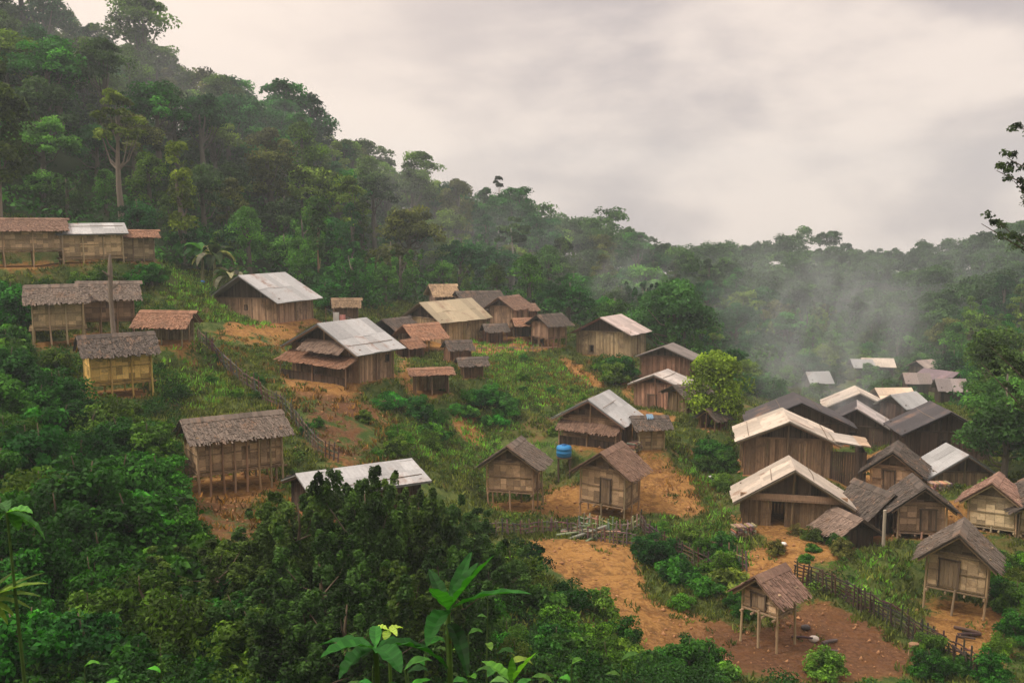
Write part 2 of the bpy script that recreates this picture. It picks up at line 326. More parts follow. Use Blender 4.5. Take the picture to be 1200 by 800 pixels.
CTRL = []
PADS = []
for h in HOUSES:
    if h['rot'] < 25: h['rot'] -= math.degrees(math.atan((h['px'] - 600) / F)) * .8
    a = R(h['rot']); w, l = h['w'], h['l']
    dep = abs(l * math.sin(a)) + abs(w * math.cos(a))
    p = at(h['px'], h['py'], h['Y'])
    h['c'] = Vector((p.x * (h['Y'] + dep * .5) / h['Y'], p.y + dep * .5, p.z))
    CTRL.append(tuple(h['c'])); PADS.append((h['c'].x, h['c'].y, p.z, max(w, l) * .55 + .25))
for (px, py, Y) in [(650,580,56),(770,580,53),(700,640,45),(720,700,40),(800,745,37),(650,660,43),(1000,745,38),(1130,765,38),(1190,745,40),
    (830,605,52),(600,460,70),(680,440,78),(560,520,62),(520,480,62),(300,420,62),(240,420,59),(430,500,53),(380,480,53),(250,610,38),
    (200,560,41),(300,640,34),(230,335,80),(420,365,84),(450,610,38),(540,612,45),(860,485,70),(860,545,60),(1000,655,44),(1180,650,46),
    (100,250,84),(0,232,84),(250,290,94),(400,335,100),(550,343,115),(700,368,115),(800,400,108),(900,430,114),(1000,432,130),(1100,450,114),(1210,440,110),
    (900,372,180),(1100,380,180),(800,350,165),(650,335,150),(1150,560,52),(1200,520,60),(1200,580,52),
    (-60,60,112),(0,85,116),(100,128,118),(200,172,122),(280,210,130),(340,226,140),(450,256,155),(560,290,168),(640,314,185),(700,322,200),(770,345,215),(800,332,225),
    (930,328,250),(1040,352,255),(1100,338,248),(1200,318,238),(1300,300,230),
    (-60,180,85),(-60,300,66),(-60,420,48),(30,520,40),(100,620,32),(30,650,28)]:
    CTRL.append(tuple(at(px, py, Y)))
for (px, Y) in ((-60,112),(100,118),(280,130),(450,155),(640,185),(800,225),(930,250),(1100,248),(1300,230)):
    base = [c for c in CTRL if abs(c[1] - Y) < .6]
    z = min((abs(proj(c)[0] - px), c[2]) for c in base)[1] if base else CZ
    q = at(px, 300, Y + 70); CTRL.append((q.x, q.y, z - 16))
    q = at(px, 300, Y + 200); CTRL.append((q.x, q.y, z - 25))
for (x, y, z) in [(0,0,-1.8),(-8,1,-1.9),(8,1,-2.2),(0,6,-6.2),(-8,8,-7.0),(8,8,-8.2),(0,12,-9.2),(-12,15,-9.6),(12,15,-12),(0,20,-12),
    (-14,22,-10.6),(15,25,-15.8),(0,28,-13.6),(12,31,-16.6),(22,33,-17.2),(30,36,-16.6),(-24,22,-8),(25,15,-12),(-25,5,-3),(25,2,-3),
    (0,-20,7),(-40,-20,8),(40,-20,8),(-60,40,2),(-80,80,14),(-110,110,22),(45,50,-14.5),(65,70,-12),(90,100,-9),(120,160,-8),(70,20,-6),
    (-150,0,20),(150,0,4),(0,-80,20),(-150,-80,25),(150,-80,15),(-250,200,0),(-300,500,-20),(0,600,-40),(300,500,-30),(300,200,0),(-400,0,10),(400,0,0)]:
    CTRL.append((x, y, z + CZ))
C = np.array(CTRL, dtype=np.float64)
S = 50.0
def tps_k(r2): return np.where(r2 > 0, .5 * r2 * np.log(np.maximum(r2, 1e-12)), 0)
P0 = C[:, :2] / S
n = len(C)
K = tps_k(((P0[:, None] - P0[None]) ** 2).sum(-1)) + np.eye(n) * 2e-3
A = np.zeros((n + 3, n + 3)); A[:n, :n] = K; A[:n, n] = 1; A[:n, n+1:] = P0; A[n, :n] = 1; A[n+1:, :n] = P0.T
Wt = np.linalg.solve(A, np.concatenate([C[:, 2], np.zeros(3)]))
def tps(X, Y):
    q = np.stack([X.ravel(), Y.ravel()], -1) / S
    out = np.zeros(len(q))
    for i in range(0, len(q), 20000):
        b = q[i:i+20000]
        out[i:i+20000] = tps_k(((b[:, None] - P0[None]) ** 2).sum(-1)) @ Wt[:n] + Wt[n] + b @ Wt[n+1:]
    return out.reshape(X.shape)

def axis(lo, a, b, hi, step, grow):
    mid = list(np.arange(a, b + 1e-6, step))
    l, s = [], step
    x = a
    while x > lo: s *= grow; x -= s; l.append(x)
    r, s = [], step; x = b
    while x < hi: s *= grow; x += s; r.append(x)
    return np.array(l[::-1] + mid + r)
gx = axis(-420, -50, 62, 420, .55, 1.05); gy = axis(-90, 12, 105, 620, .55, 1.035)
GX, GY = np.meshgrid(gx, gy)
GZ = tps(GX, GY)
amp = np.clip((np.hypot(GX, GY) - 4) / 20, 0, 1)
N1 = np.array([mnoise.fractal(Vector((x * .35, y * .35, 0)), .8, 2.1, 4) for x, y in zip(GX.ravel(), GY.ravel())]).reshape(GX.shape)
N2 = np.array([mnoise.noise(Vector((x * .06, y * .06, 7))) for x, y in zip(GX.ravel(), GY.ravel())]).reshape(GX.shape)
GZ += amp * (N1 * .22 + N2 * .5)
for (x, y, z, r) in PADS:
    d = np.hypot(GX - x, GY - y)
    wgt = np.clip(1 - (d - r) / 1.3, 0, 1); wgt = wgt * wgt * (3 - 2 * wgt)
    GZ = GZ * (1 - wgt) + (z + N1 * .03) * wgt

def hz(x, y):
    i = min(max(np.searchsorted(gx, x) - 1, 0), len(gx) - 2); j = min(max(np.searchsorted(gy, y) - 1, 0), len(gy) - 2)
    u = (x - gx[i]) / (gx[i+1] - gx[i]); v = (y - gy[j]) / (gy[j+1] - gy[j])
    return float(GZ[j, i] * (1-u) * (1-v) + GZ[j, i+1] * u * (1-v) + GZ[j+1, i] * (1-u) * v + GZ[j+1, i+1] * u * v)

def cast(px, py, lo=14.0):
    """the first point of the ground seen at a photo pixel"""
    d = ray(px, py); t = lo
    while t < 320:
        if CZ + d.z / d.y * t < hz(d.x / d.y * t, t):
            a, b = t - .5, t
            for _ in range(8):
                m = (a + b) / 2
                if CZ + d.z / d.y * m < hz(d.x / d.y * m, m): b = m
                else: a = m
            return Vector((d.x / d.y * b, b, hz(d.x / d.y * b, b)))
        t += .5
    return None

def inpoly(X, Y, poly):
    ins = np.zeros(X.shape, bool); j = len(poly) - 1
    for i in range(len(poly)):
        xi, yi = poly[i]; xj, yj = poly[j]
        c = ((yi > Y) != (yj > Y)) & (X < (xj - xi) * (Y - yi) / ((yj - yi) or 1e-9) + xi)
        ins ^= c; j = i
    return ins
def world_poly(pp):
    out = []
    for (px, py) in pp:
        q = cast(px, py)
        if q is not None: out.append((q.x, q.y))
    return out

SOIL = [
 [(640,575),(700,560),(770,540),(800,545),(835,600),(800,605),(760,600),(640,600)],
 [(610,630),(740,632),(760,690),(735,745),(700,745),(680,690),(640,660)],
 [(700,735),(780,700),(860,735),(930,770),(1000,790),(700,770)],
 [(945,700),(1000,715),(1080,765),(1060,795),(900,798),(870,760)],
 [(1085,725),(1190,728),(1185,760),(1160,790),(1110,760)],
 [(330,440),(470,440),(480,452),(420,462),(340,462)],
 [(240,385),(340,390),(400,395),(380,405),(300,410),(250,400)],
 [(260,378),(380,376),(385,386),(265,390)],
 [(350,462),(440,465),(470,500),(440,520),(380,510),(350,485)],
 [(380,490),(430,500),(440,560),(390,560),(330,500)],
 [(170,570),(220,560),(330,590),(380,585),(330,640),(260,640),(200,610)],
 [(500,400),(660,398),(665,408),(500,412)],
 [(655,415),(670,420),(700,440),(715,455),(700,458),(670,440)],
 [(720,440),(745,450),(750,475),(735,470)],
 [(745,478),(800,490),(770,510),(742,530),(730,520)],
 [(985,530),(1040,525),(1045,575),(1000,580),(985,560)],
 [(1100,585),(1145,585),(1140,640),(1100,630)],
 [(1020,575),(1055,585),(1030,600)],
 [(900,640),(1000,640),(1000,655),(900,655)],
 [(465,405),(500,410),(490,440),(520,465),(470,465),(460,430)],
 [(188,400),(235,395),(240,420),(290,470),(270,470),(225,430),(190,420)],
 [(840,650),(900,640),(960,660),(930,690),(850,700),(830,670)],
 [(540,470),(570,500),(560,530),(530,500)],
]
MIXED = [SOIL[i] for i in (6, 8, 9, 10, 19, 20)]
DARK = [[(880,700),(1000,700),(1100,770),(1080,800),(820,800),(800,745)], [(330,462),(450,470),(450,560),(330,520)], [(160,560),(400,580),(330,650),(200,620)],
        [(1095,620),(1145,620),(1140,650),(1095,650)]]
GRASSB = [[(775,605),(850,600),(890,650),(850,665),(790,640)], [(990,655),(1060,650),(1075,700),(1050,712),(985,685)],
          [(480,490),(600,470),(660,520),(640,560),(560,560),(490,540)], [(190,425),(250,420),(290,460),(250,480),(190,465)],
          [(170,300),(260,330),(330,385),(230,380),(200,350)], [(590,420),(650,420),(700,450),(690,470),(620,480),(570,450)],
          [(560,400),(640,405),(600,425),(530,420)], [(790,520),(850,560),(860,600),(810,560)]]
soil = np.zeros(GX.shape); dark = np.zeros(GX.shape)
for pp in SOIL:
    q = world_poly(pp)
    if len(q) > 2: soil[inpoly(GX, GY, q)] = .58 if pp in MIXED else 1
for pp in DARK:
    q = world_poly(pp)
    if len(q) > 2: dark[inpoly(GX, GY, q)] = 1
for (x, y, z, r) in PADS:
    if y < 100: soil[np.hypot(GX - x, GY - y) < r + .3] = .75
def blur(a, k=2):
    for _ in range(k):
        b = a.copy(); b[1:-1, 1:-1] = (a[1:-1,1:-1]*2 + a[:-2,1:-1] + a[2:,1:-1] + a[1:-1,:-2] + a[1:-1,2:]) / 6; a = b
    return a
soil = blur(soil, 3); dark = blur(dark, 4)
def sample(arr, x, y):
    return float(arr[min(np.searchsorted(gy, y), len(gy)-1), min(np.searchsorted(gx, x), len(gx)-1)])

# how far the forest begins and where its ridge runs, by bearing
FB = [(-200,70),(-60,74),(0,79),(190,80),(250,84),(330,86),(400,84),(440,92),(480,101),(560,105),(640,98),(690,97),(760,96),(800,90),(850,78),(900,88),(950,112),(1000,140),(1090,136),(1120,100),(1150,72),(1200,58),(1400,50)]
RB = [(-200,114),(-60,114),(100,120),(200,124),(280,132),(340,142),(450,157),(560,170),(640,187),(700,202),(800,227),(930,252),(1100,250),(1200,240),(1400,230)]
def fb(px): return float(np.interp(px, [a for a, b in FB], [b for a, b in FB]))
def rb(px): return float(np.interp(px, [a for a, b in RB], [b for a, b in RB]))
PXG = 600 + 1074 * GX / np.maximum(GY, 1)
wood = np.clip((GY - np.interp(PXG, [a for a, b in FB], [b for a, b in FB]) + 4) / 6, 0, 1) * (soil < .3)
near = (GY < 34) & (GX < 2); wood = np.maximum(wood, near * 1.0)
vx = np.stack([GX.ravel(), GY.ravel(), GZ.ravel()], -1)
ny, nx = GX.shape
idx = np.arange(ny * nx).reshape(ny, nx)
fc = np.stack([idx[:-1,:-1], idx[:-1,1:], idx[1:,1:], idx[1:,:-1]], -1).reshape(-1, 4)
me = mesh_np('terrain', vx, fc, None, MAT['ground'], True)
for nm, arr in (('soil', soil), ('dark', dark), ('wood', wood)):
    a = me.attributes.new(nm, 'FLOAT', 'POINT'); a.data.foreach_set('value', arr.ravel().astype(np.float32))
tag(link('terrain', me), kind='structure')

# ------------------------------------------------------------------ building pieces
def roof_patch(mb, o, u, v, ul, vl, style, rng, slab=None):
    """o ridge corner, u along the ridge, v down the slope"""
    o = Vector(o); u = Vector(u).normalized(); v = Vector(v).normalized(); n = u.cross(v).normalized()
    if n.z < 0: n = -n
    if style == 'thatch':
        mb.slab(o, o + u*ul, o + u*ul + v*vl, o + v*vl, -n*.09, .25)
        rows = max(3, int(vl / .2)); 
        for i in range(rows):
            v0 = i * vl / rows - .04; x = -.08
            while x < ul + .04:
                wd = rng.uniform(.035, .1); r = rng.random()
                ln = .42 + rng.uniform(-.08, .16); lift = rng.uniform(.01, .045); sk = rng.uniform(-.04, .04)
                a = o + u*x + v*v0 + n*rng.uniform(.0, .03); b = a + u*wd
                c = b + v*ln + n*lift + u*sk; d = a + v*ln + n*lift + u*sk
                mb.slab(a, b, c, d, -n*.02, r)
                x += wd * rng.uniform(.7, 1.0)
    else:
        mb.slab(o - n*.03, o + u*ul - n*.03, o + u*ul + v*vl - n*.03, o + v*vl - n*.03, -n*.045, .1)
        rows = 1 if vl < 2.0 else 2
        ns = max(2, round(ul / .82)); w = ul / ns
        for j in range(rows):
            for i in range(ns):
                r = rng.random(); v0 = j * vl / rows - (.08 if j else 0); v1 = (j+1) * vl / rows + rng.uniform(-.04, .12)
                off = rng.uniform(0, .03) + (rows - j) * .004; tl = rng.uniform(-.03, .03)
                K = 8; pts = []
                for k in range(K + 1):
                    x = i * w - .02 + (w + .04) * k / K
                    hh = .012 * (k % 2) + off
                    pts.append((o + u*x + v*v0 + n*(hh+.002), o + u*(x+tl) + v*v1 + n*(hh + .004)))
                for k in range(K):
                    mb.quad(pts[k][0], pts[k+1][0], pts[k+1][1], pts[k][1], r)

def boards(mb, p0, p1, z0, z1, style, rng, openings=(), top=None):
    """a wall from p0 to p1 (2D, local), z0..z1; top(u)->z for gables; openings (u0,u1,za,zb)"""
    p0 = Vector((*p0, 0)); p1 = Vector((*p1, 0)); L = (p1 - p0).length; d = (p1 - p0) / L; nrm = Vector((d.y, -d.x, 0))
    zt = (lambda t: z1) if top is None else top
    def piece(a, b, za, zb0, zb1, off, th, r):
        A = p0 + d*a + nrm*off; B = p0 + d*b + nrm*off
        mb.slab(A + Vector((0,0,za)), B + Vector((0,0,za)), B + Vector((0,0,zb1)), A + Vector((0,0,zb0)), -nrm*th, r)
    x = 0
    cell = style == 'bamboo'
    while x < L - 1e-4:
        w = rng.uniform(.3, .5) if cell else rng.uniform(.09, .2)
        e = min(L, x + w)
        if L - e < .06: e = L
        m = (x + e) / 2
        spans = [(z0, None)]
        for (a, b, za, zb) in openings:
            if m > a and m < b: spans = [(z0, za), (zb, None)]
        for (s, t) in spans:
            ta, tb = (zt(x), zt(e)) if t is None else (t, t)
            if max(ta, tb) - s < .03: continue
            if cell:
                zz = s
                while zz < min(ta, tb) - .08:
                    ze = min(zz + rng.uniform(.28, .42), min(ta, tb))
                    if min(ta, tb) - ze < .1: ze = None
                    piece(x + .008, e - .008, zz + .012, ze or ta, ze or tb, rng.uniform(-.008, .008), .03, rng.random())
                    if ze is None: break
                    zz = ze
            else:
                piece(x + .008, e - .008, s, ta - rng.uniform(0, .02), tb - rng.uniform(0, .02), rng.uniform(-.014, .014), .035, rng.random())
        x = e

def build_house(i, h):
    rng = random.Random(100 + i)
    w, l, hh, st, rise = h['w'], h['l'], h['h'], h['st'], h['rise']
    c = h['c']
    if st >= .6: hh -= .12; st += .22
    root = empty(h['n'], (c.x, c.y, c.z), R(h['rot']))
    tag(root, h['label'], h['cat'])
    root.rotation_euler.x = R(rng.uniform(-1.6, 1.6)); root.rotation_euler.y = R(rng.uniform(-1.4, 1.4))
    oe, og = h.get('oe', .5), h.get('og', .4)
    zf, zt = st, st + hh
    far = h['Y'] > 70
    wm = MAT['bamboo' if h['wall'] == 'bamboo' else 'plank']; wc = h['wc']
    jit = lambda c: tuple(min(1, q * rng.uniform(.92, 1.08)) for q in c)
    wc = jit(wc); pc = tuple(q * .75 for q in wc)
    z0 = zf - .02 if st > 0 else -.5
    hx, hy = l/2, w/2
    slope_z = lambda y: zt + rise * (1 - abs(y) / hy)
    style = 'bamboo' if h['wall'] == 'bamboo' else 'plank'
    opn = {'s': [], 'g': [], 'b': [], 'h': []}
    for wnd in h.get('windows', ()):
        side, u, ww, a, b = wnd
        L = l if side == 's' else w
        opn[side].append((L/2 + u - ww/2, L/2 + u + ww/2, a, b))
    if 'door' in h: opn['g'].append((w/2 + h['door'] - .38, w/2 + h['door'] + .38, z0, 1.45))
    # corners run counter-clockwise so that the outer face looks out; -x gable = 'g', -y side = 's'
    walls = [('s', (-hx,-hy), (hx,-hy)), ('b', (hx,hy), (-hx,hy)), ('g', (-hx,hy), (-hx,-hy)), ('h', (hx,-hy), (hx,hy))]
    if h['wall'] == 'open': walls = [walls[1]] + ([walls[3]] if i % 2 else [])
    for nm, a, b in walls:
        mb = MB(); op = opn[nm]
        if nm == 'g': op = [(w - q[1], w - q[0], q[2], q[3]) for q in op]
        top = None
        boards(mb, a, b, z0, zt, style, rng, op, top)
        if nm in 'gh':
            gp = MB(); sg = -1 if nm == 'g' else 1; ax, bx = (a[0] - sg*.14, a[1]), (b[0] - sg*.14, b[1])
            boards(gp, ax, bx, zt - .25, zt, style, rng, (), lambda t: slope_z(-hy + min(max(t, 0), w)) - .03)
            gp.build('gable_panel', wm, root, tuple(q * .5 for q in wc) if h['wall'] == 'bamboo' else (.12, .085, .06))  # dark panel colour stands in for the shadow under the roof overhang
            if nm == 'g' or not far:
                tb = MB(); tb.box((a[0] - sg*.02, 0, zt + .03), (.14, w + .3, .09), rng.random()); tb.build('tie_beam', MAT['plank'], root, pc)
        if style == 'bamboo' and not far:
            A = Vector((*a, 0)); B = Vector((*b, 0)); d = (B-A).normalized(); nr = Vector((d.y, -d.x, 0))
            for z in (zf + .08, zf + hh*.5, zt - .1):
                mb.slab(A + nr*.045 + Vector((0,0,z-.03)), B + nr*.045 + Vector((0,0,z-.03)), B + nr*.045 + Vector((0,0,z+.03)), A + nr*.045 + Vector((0,0,z+.03)), -nr*.03, .1)
        o = mb.build('wall', wm, root, wc)
        for q in op:
            if q[2] <= z0 + .1: continue
            fr = MB(); A = Vector((*a, 0)); B = Vector((*b, 0)); d = (B-A).normalized(); nr = Vector((d.y, -d.x, 0))
            for (u0, u1, za, zb) in ((q[0]-.06, q[0], q[2]-.05, q[3]+.05), (q[1], q[1]+.06, q[2]-.05, q[3]+.05), (q[0], q[1], q[2]-.05, q[2]), (q[0], q[1], q[3], q[3]+.05)):
                fr.slab(A+d*u0+nr*.03+Vector((0,0,za)), A+d*u1+nr*.03+Vector((0,0,za)), A+d*u1+nr*.03+Vector((0,0,zb)), A+d*u0+nr*.03+Vector((0,0,zb)), -nr*.07, .3)
            fr.build('window_frame', MAT['plank'], root, PLKD)
    if h['wall'] != 'open' and not far and 'door' not in h and 'skirt' not in h and 'annex' not in h and h['rot'] > 40 and i % 3:
        dw, dh = rng.uniform(.5, .75), min(1.35, hh * rng.uniform(.62, .8)); mb = MB(); du = rng.uniform(-.35, .35)
        gab = h['rot'] > 40 and 'lean' not in h
        for k in range(4):
            u0 = du - dw/2 + dw*k/4; u1 = u0 + dw/4 - .01; r = rng.random()
            if gab: mb.slab((-hx-.02, u0, zf+.12), (-hx-.02, u1, zf+.12), (-hx-.02, u1, zf+.12+dh), (-hx-.02, u0, zf+.12+dh), (-.05, 0, 0), r)
            else: mb.slab((u0, -hy-.02, zf+.12), (u1, -hy-.02, zf+.12), (u1, -hy-.02, zf+.12+dh), (u0, -hy-.02, zf+.12+dh), (0, -.05, 0), r)
        mb.build('door', MAT['plank'], root, tuple(q * .5 for q in wc))
        mb = MB()
        for (u, z, su, sz) in ((du-dw/2-.04, zf+.12+dh/2, .06, dh+.1), (du+dw/2+.04, zf+.12+dh/2, .06, dh+.1), (du, zf+.17+dh, dw+.2, .06)):
            mb.box((-hx-.06, u, z) if gab else (u, -hy-.06, z), (.08, su, sz) if gab else (su, .08, sz), rng.random())
        mb.build('door_frame', MAT['plank'], root, (.11, .08, .055))
    # posts
    npst = h.get('posts', 4 if st > 0 else 3)
    xs = [-hx + l * k / (npst - 1) for k in range(npst)] if npst > 1 else [0]
    for x in xs:
        for sy in (-1, 1):
            mb = MB(); dx, dy = rng.uniform(-.04, .04), rng.uniform(-.04, .04)
            y = sy * (hy + .075)
            mb.tube([(x + dx*2, y + dy*2, -.7), (x, y, zf), (x, y, zt - .02 - rise * .075 / hy)], [.058, .05, .045], 7, rng.random())
            mb.build('post', MAT['pole'], root, jit(pc))
    if st > 0.1 or not far:
        for sx in (-1, 1):
            mb = MB(); mb.tube([(sx*(hx + .075), rng.uniform(-.1, .1), -.7), (sx*(hx + .075), 0, (zf + .02) if (sx < 0 and st > 0) else zt + rise*.9 - .03)], [.06, .05], 7, rng.random())
            mb.build('post', MAT['pole'], root, jit(pc))
    if st > 0:
        mb = MB()
        mb.box((0, 0, zf - .07), (l + .16, w + .1, .06), .3)
        for k in range(4): mb.tube([(-hx - .25, -hy + w*k/3, zf - .16), (hx + .25, -hy + w*k/3, zf - .16)], .05, 6, rng.random())
        for k in range(int(l/.35)): mb.box((-hx + .2 + k*.35, 0, zf - .115), (.07, w + .4, .03), rng.random())
        mb.build('floor_platform', MAT['plank'], root, pc)
    elif h['wall'] != 'open':
        mb = MB(); mb.box((0, 0, -.2), (l + .3, w + .3, .36), .5); mb.build('earth_plinth', MAT['mud'], root, (.40, .18, .08))
    # roof
    s = rise / hy; vl = math.hypot(hy + oe, (hy + oe) * s) ; L = l + 2*og
    lift = .09 if h['roof'] == 'thatch' else .08
    zr = zt + rise + lift; ey = hy + oe; ez = zr - ey * s
    sag = .0
    for sy in (-1, 1):
        mb = MB()
        roof_patch(mb, (-hx - og, 0, zr), (1,0,0), (0, sy*ey, ez - zr), L, vl, h['roof'], rng)
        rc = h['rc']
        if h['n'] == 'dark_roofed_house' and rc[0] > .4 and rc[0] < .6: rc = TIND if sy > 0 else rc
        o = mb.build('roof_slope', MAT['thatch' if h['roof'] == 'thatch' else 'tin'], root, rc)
        if 'red and white' in h['label'] and sy > 0: o.color = (.4, .18, .14, 1)
    mb = MB(); x = -hx - og
    if h['roof'] == 'thatch':
        while x < hx + og:
            ww = rng.uniform(.15, .35)
            for sy in (-1, 1):
                a = Vector((x, 0, zr + .07)); v = Vector((0, sy, -s)).normalized()
                mb.slab(a, a + Vector((ww,0,0)), a + Vector((ww,0,0)) + v*.38, a + v*.38, (0, 0, -.04), rng.random())
            x += ww * .9
        mb.build('ridge_cap', MAT['thatch'], root, h['rc'])
    else:
        for sy in (-1, 1):
            a = Vector((x, 0, zr + .035)); v = Vector((0, sy, -s)).normalized()
            mb.slab(a, a + Vector((L,0,0)), a + Vector((L,0,0)) + v*.16, a + v*.16, (0, 0, -.012), .5)
        mb.build('ridge_cap', MAT['tin'], root, h['rc'])
    if h['roof'] == 'tin' and not far:
        for sy in (-1, 1):
            for t in ((.35,) if i % 2 else (.75,)):
                mb = MB(); y = sy * ey * t; z = zr - abs(y) * s + .075
                mb.tube([(-hx - og*.7, y + rng.uniform(-.12,.12), z), (0, y, z), (hx + og*.5, y + rng.uniform(-.12,.12), z)], .02, 5, rng.random())
                mb.build('roof_pole', MAT['pole'], root, (.22, .17, .13))
    if not far:
        for sx in (-1, 1):
            for sy in (-1, 1):      # barge poles under the roof edge
                mb = MB(); xx = sx * (hx + og - .08)
                mb.tube([(xx, 0, zr - .16), (xx, sy*(ey - .03), ez - .15 )], .04, 6, rng.random())
                mb.build('rafter', MAT['pole'], root, jit(pc))
    if h.get('beam'):
        mb = MB(); mb.box((-hx - .12, 0, zt + .06), (.14, w + .5, .26), .6); mb.box((-hx - .16, 0, zt - .12), (.1, w + .2, .12), .2)
        mb.build('tie_beam', MAT['plank'], root, (.40, .26, .17))
    if 'lean' in h:
        q = h['lean']; mb = MB()
        v = Vector((-q['d'], 0, q['z0'] - q['z1']))
        roof_patch(mb, (-hx - .06, -hy - .1, q['z1']), (0,1,0), v, w + .2, v.length, 'thatch', rng)
        mb.build('lean_to_roof', MAT['thatch'], root, q['rc'])
        for yy in (-hy, 0, hy):
            mb = MB(); mb.tube([(-hx - q['d'] + .12, yy, -.7), (-hx - q['d'] + .12, yy, q['z0'] - .06)], .05, 6, .5)
            mb.build('post', MAT['pole'], root, pc)
        mb = MB(); boards(mb, (-hx - q['d'] + .2, hy), (-hx - q['d'] + .2, -hy), -.5, .55, 'plank', rng)
        mb.build('low_wall', MAT['plank'], root, PLKD)
    if 'skirt' in h:
        mb = MB(); v = Vector((-.9, 0, -.55))
        roof_patch(mb, (-hx - .05, -hy*.75, zt + .42), (0,1,0), v, w*.62, v.length, 'thatch', rng)
        mb.build('skirt_roof', MAT['thatch'], root, (.24, .17, .13))
    if h.get('annex'):
        # second lower roof joined on the right, part white, part tan sheets, with pale fascia under it
        za = zr - (hy + .2) * s + .07
        for (y0, vl2, x0, ul2, col, dz) in ((-hy - .2, 1.5, -hx - og, 2.6, (.56, .50, .43), 0), (-hy - 1.6, .7, -hx - og + .1, 2.4, (.50, .36, .24), -.17)):
            mb = MB(); roof_patch(mb, (x0, y0, za + dz), (1,0,0), (0, -1, -.14), ul2, vl2, 'tin', rng)
            mb.build('annex_roof', MAT['tin'], root, col)
        mb = MB(); boards(mb, (-hx - .05, -hy), (-hx - .05, -hy - 2.1), -.5, zt - .62, 'plank', rng); mb.build('annex_wall', MAT['plank'], root, PLKD)
        mb = MB(); boards(mb, (-hx - .05, -hy - 2.1), (hx, -hy - 2.1), -.5, zt - .62, 'plank', rng); mb.build('annex_wall', MAT['plank'], root, PLKD)
    return root
for i, h in enumerate(HOUSES): h['root'] = build_house(i, h)

# ------------------------------------------------------------------ foliage
NR = np.random.default_rng(5)
def unit(a): return a / np.maximum(np.linalg.norm(a, axis=1, keepdims=True), 1e-6)
def leaves(cent, rad, per, size, asp=.55, rng=NR, up=.35, inner=.35, spread=.85, flat=1.0, stretch=None):
    """leaf faces around clump centres. cent (m,3), rad (m,), per faces per clump"""
    m = len(cent); n = m * per
    c = np.repeat(cent, per, 0); r = np.repeat(rad, per); cr = np.repeat(rng.random(m), per)
    d = unit(rng.normal(size=(n, 3))); d[:, 2] = np.where(d[:, 2] < -.35, -d[:, 2], d[:, 2])
    rr = r * (inner + (1.08 - inner) * rng.random(n) ** .6)
    off = d * rr[:, None]; off[:, 2] *= flat
    p = c + off
    nn = unit(d + rng.normal(size=(n, 3)) * spread + np.array([0, 0, up]))
    t = unit(np.cross(nn, rng.normal(size=(n, 3)))); b = np.cross(nn, t)
    s = size * (.6 + .8 * rng.random(n))[:, None]
    a = s * asp
    mid = p + nn * s * .12
    v = np.stack([p - t*s*.5, mid + b*a*.5 - t*s*.05, p + t*s*.5 - nn*s*.1, mid - b*a*.5 - t*s*.05], 1).reshape(-1, 3)
    f = np.arange(n * 4).reshape(n, 4)
    rnd = np.clip(cr * .62 + rng.random(n) * .38, 0, 1)
    return v, f, rnd

def crown_mesh(name, kind, seed, h, rad, base, nclump, per, size):
    g = np.random.default_rng(seed)
    d = unit(g.normal(size=(nclump, 3))); 
    k = g.random(nclump) ** .45
    c = np.zeros((nclump, 3))
    if kind == 'broad':
        d[:, 2] = np.abs(d[:, 2]) * 1.1 - .35
        c[:, 0] = d[:, 0] * rad * k * .8; c[:, 1] = d[:, 1] * rad * k * .8
        c[:, 2] = base + (h - base) * (.35 + .52 * d[:, 2] * (.4 + .6 * k))
        cr = rad * g.uniform(.13, .34, nclump)
    elif kind == 'tall':
        t = g.random(nclump); c[:, 2] = base + (h - base) * (.08 + .82 * t)
        w = np.sin(np.clip(t * .9 + .12, 0, 1) * math.pi) ** .6
        a = g.random(nclump) * 6.283
        c[:, 0] = np.cos(a) * rad * w * k * .75; c[:, 1] = np.sin(a) * rad * w * k * .75
        cr = rad * g.uniform(.25, .42, nclump) * (.6 + .4 * w)
    elif kind == 'umbrella':
        a = g.random(nclump) * 6.283; lay = g.integers(0, 3, nclump)
        q = g.random(nclump) ** .5 * np.array([1.0, .8, .45])[lay]
        c[:, 0] = np.cos(a) * rad * q * .85; c[:, 1] = np.sin(a) * rad * q * .85
        c[:, 2] = h * np.array([.74, .85, .94])[lay] - q * .08 * h + g.normal(size=nclump) * .02 * h
        cr = rad * g.uniform(.16, .28, nclump)
    elif kind == 'column':
        t = g.random(nclump); a = g.random(nclump) * 6.283
        c[:, 2] = base + (h - base) * t; c[:, 0] = np.cos(a) * rad * .5 * k; c[:, 1] = np.sin(a) * rad * .5 * k
        cr = rad * g.uniform(.3, .55, nclump)
    elif kind == 'plume':
        nb = 16; b = g.integers(0, nb, nclump); aa = g.random(nb) * 6.283; qq = g.random(nb) ** .6; hh = h * (1 - .45 * qq * g.random(nb)) 
        t = g.random(nclump) ** .75
        c[:, 0] = np.cos(aa[b]) * rad * qq[b] * (.45 + .55 * t) + g.normal(size=nclump) * .12; c[:, 1] = np.sin(aa[b]) * rad * qq[b] * (.45 + .55 * t) + g.normal(size=nclump) * .12
        c[:, 2] = hh[b] * (.06 + .92 * t); cr = (.50 - .38 * t) * g.uniform(.7, 1.2, nclump) * (h / 4.6) ** .8
    elif kind == 'bush':
        d[:, 2] = np.abs(d[:, 2])
        c[:, 0] = d[:, 0] * rad * k * .8; c[:, 1] = d[:, 1] * rad * k * .8; c[:, 2] = h * (.12 + .68 * d[:, 2] * k)
        cr = np.minimum(rad, h) * g.uniform(.12, .34, nclump)
    v, f, r = leaves(c, cr, per, size, rng=g, flat={'umbrella': .7, 'broad': .75, 'plume': 2.0}.get(kind, .95))
    return mesh_np(name, v, f, r, MAT['leaf']), c, cr

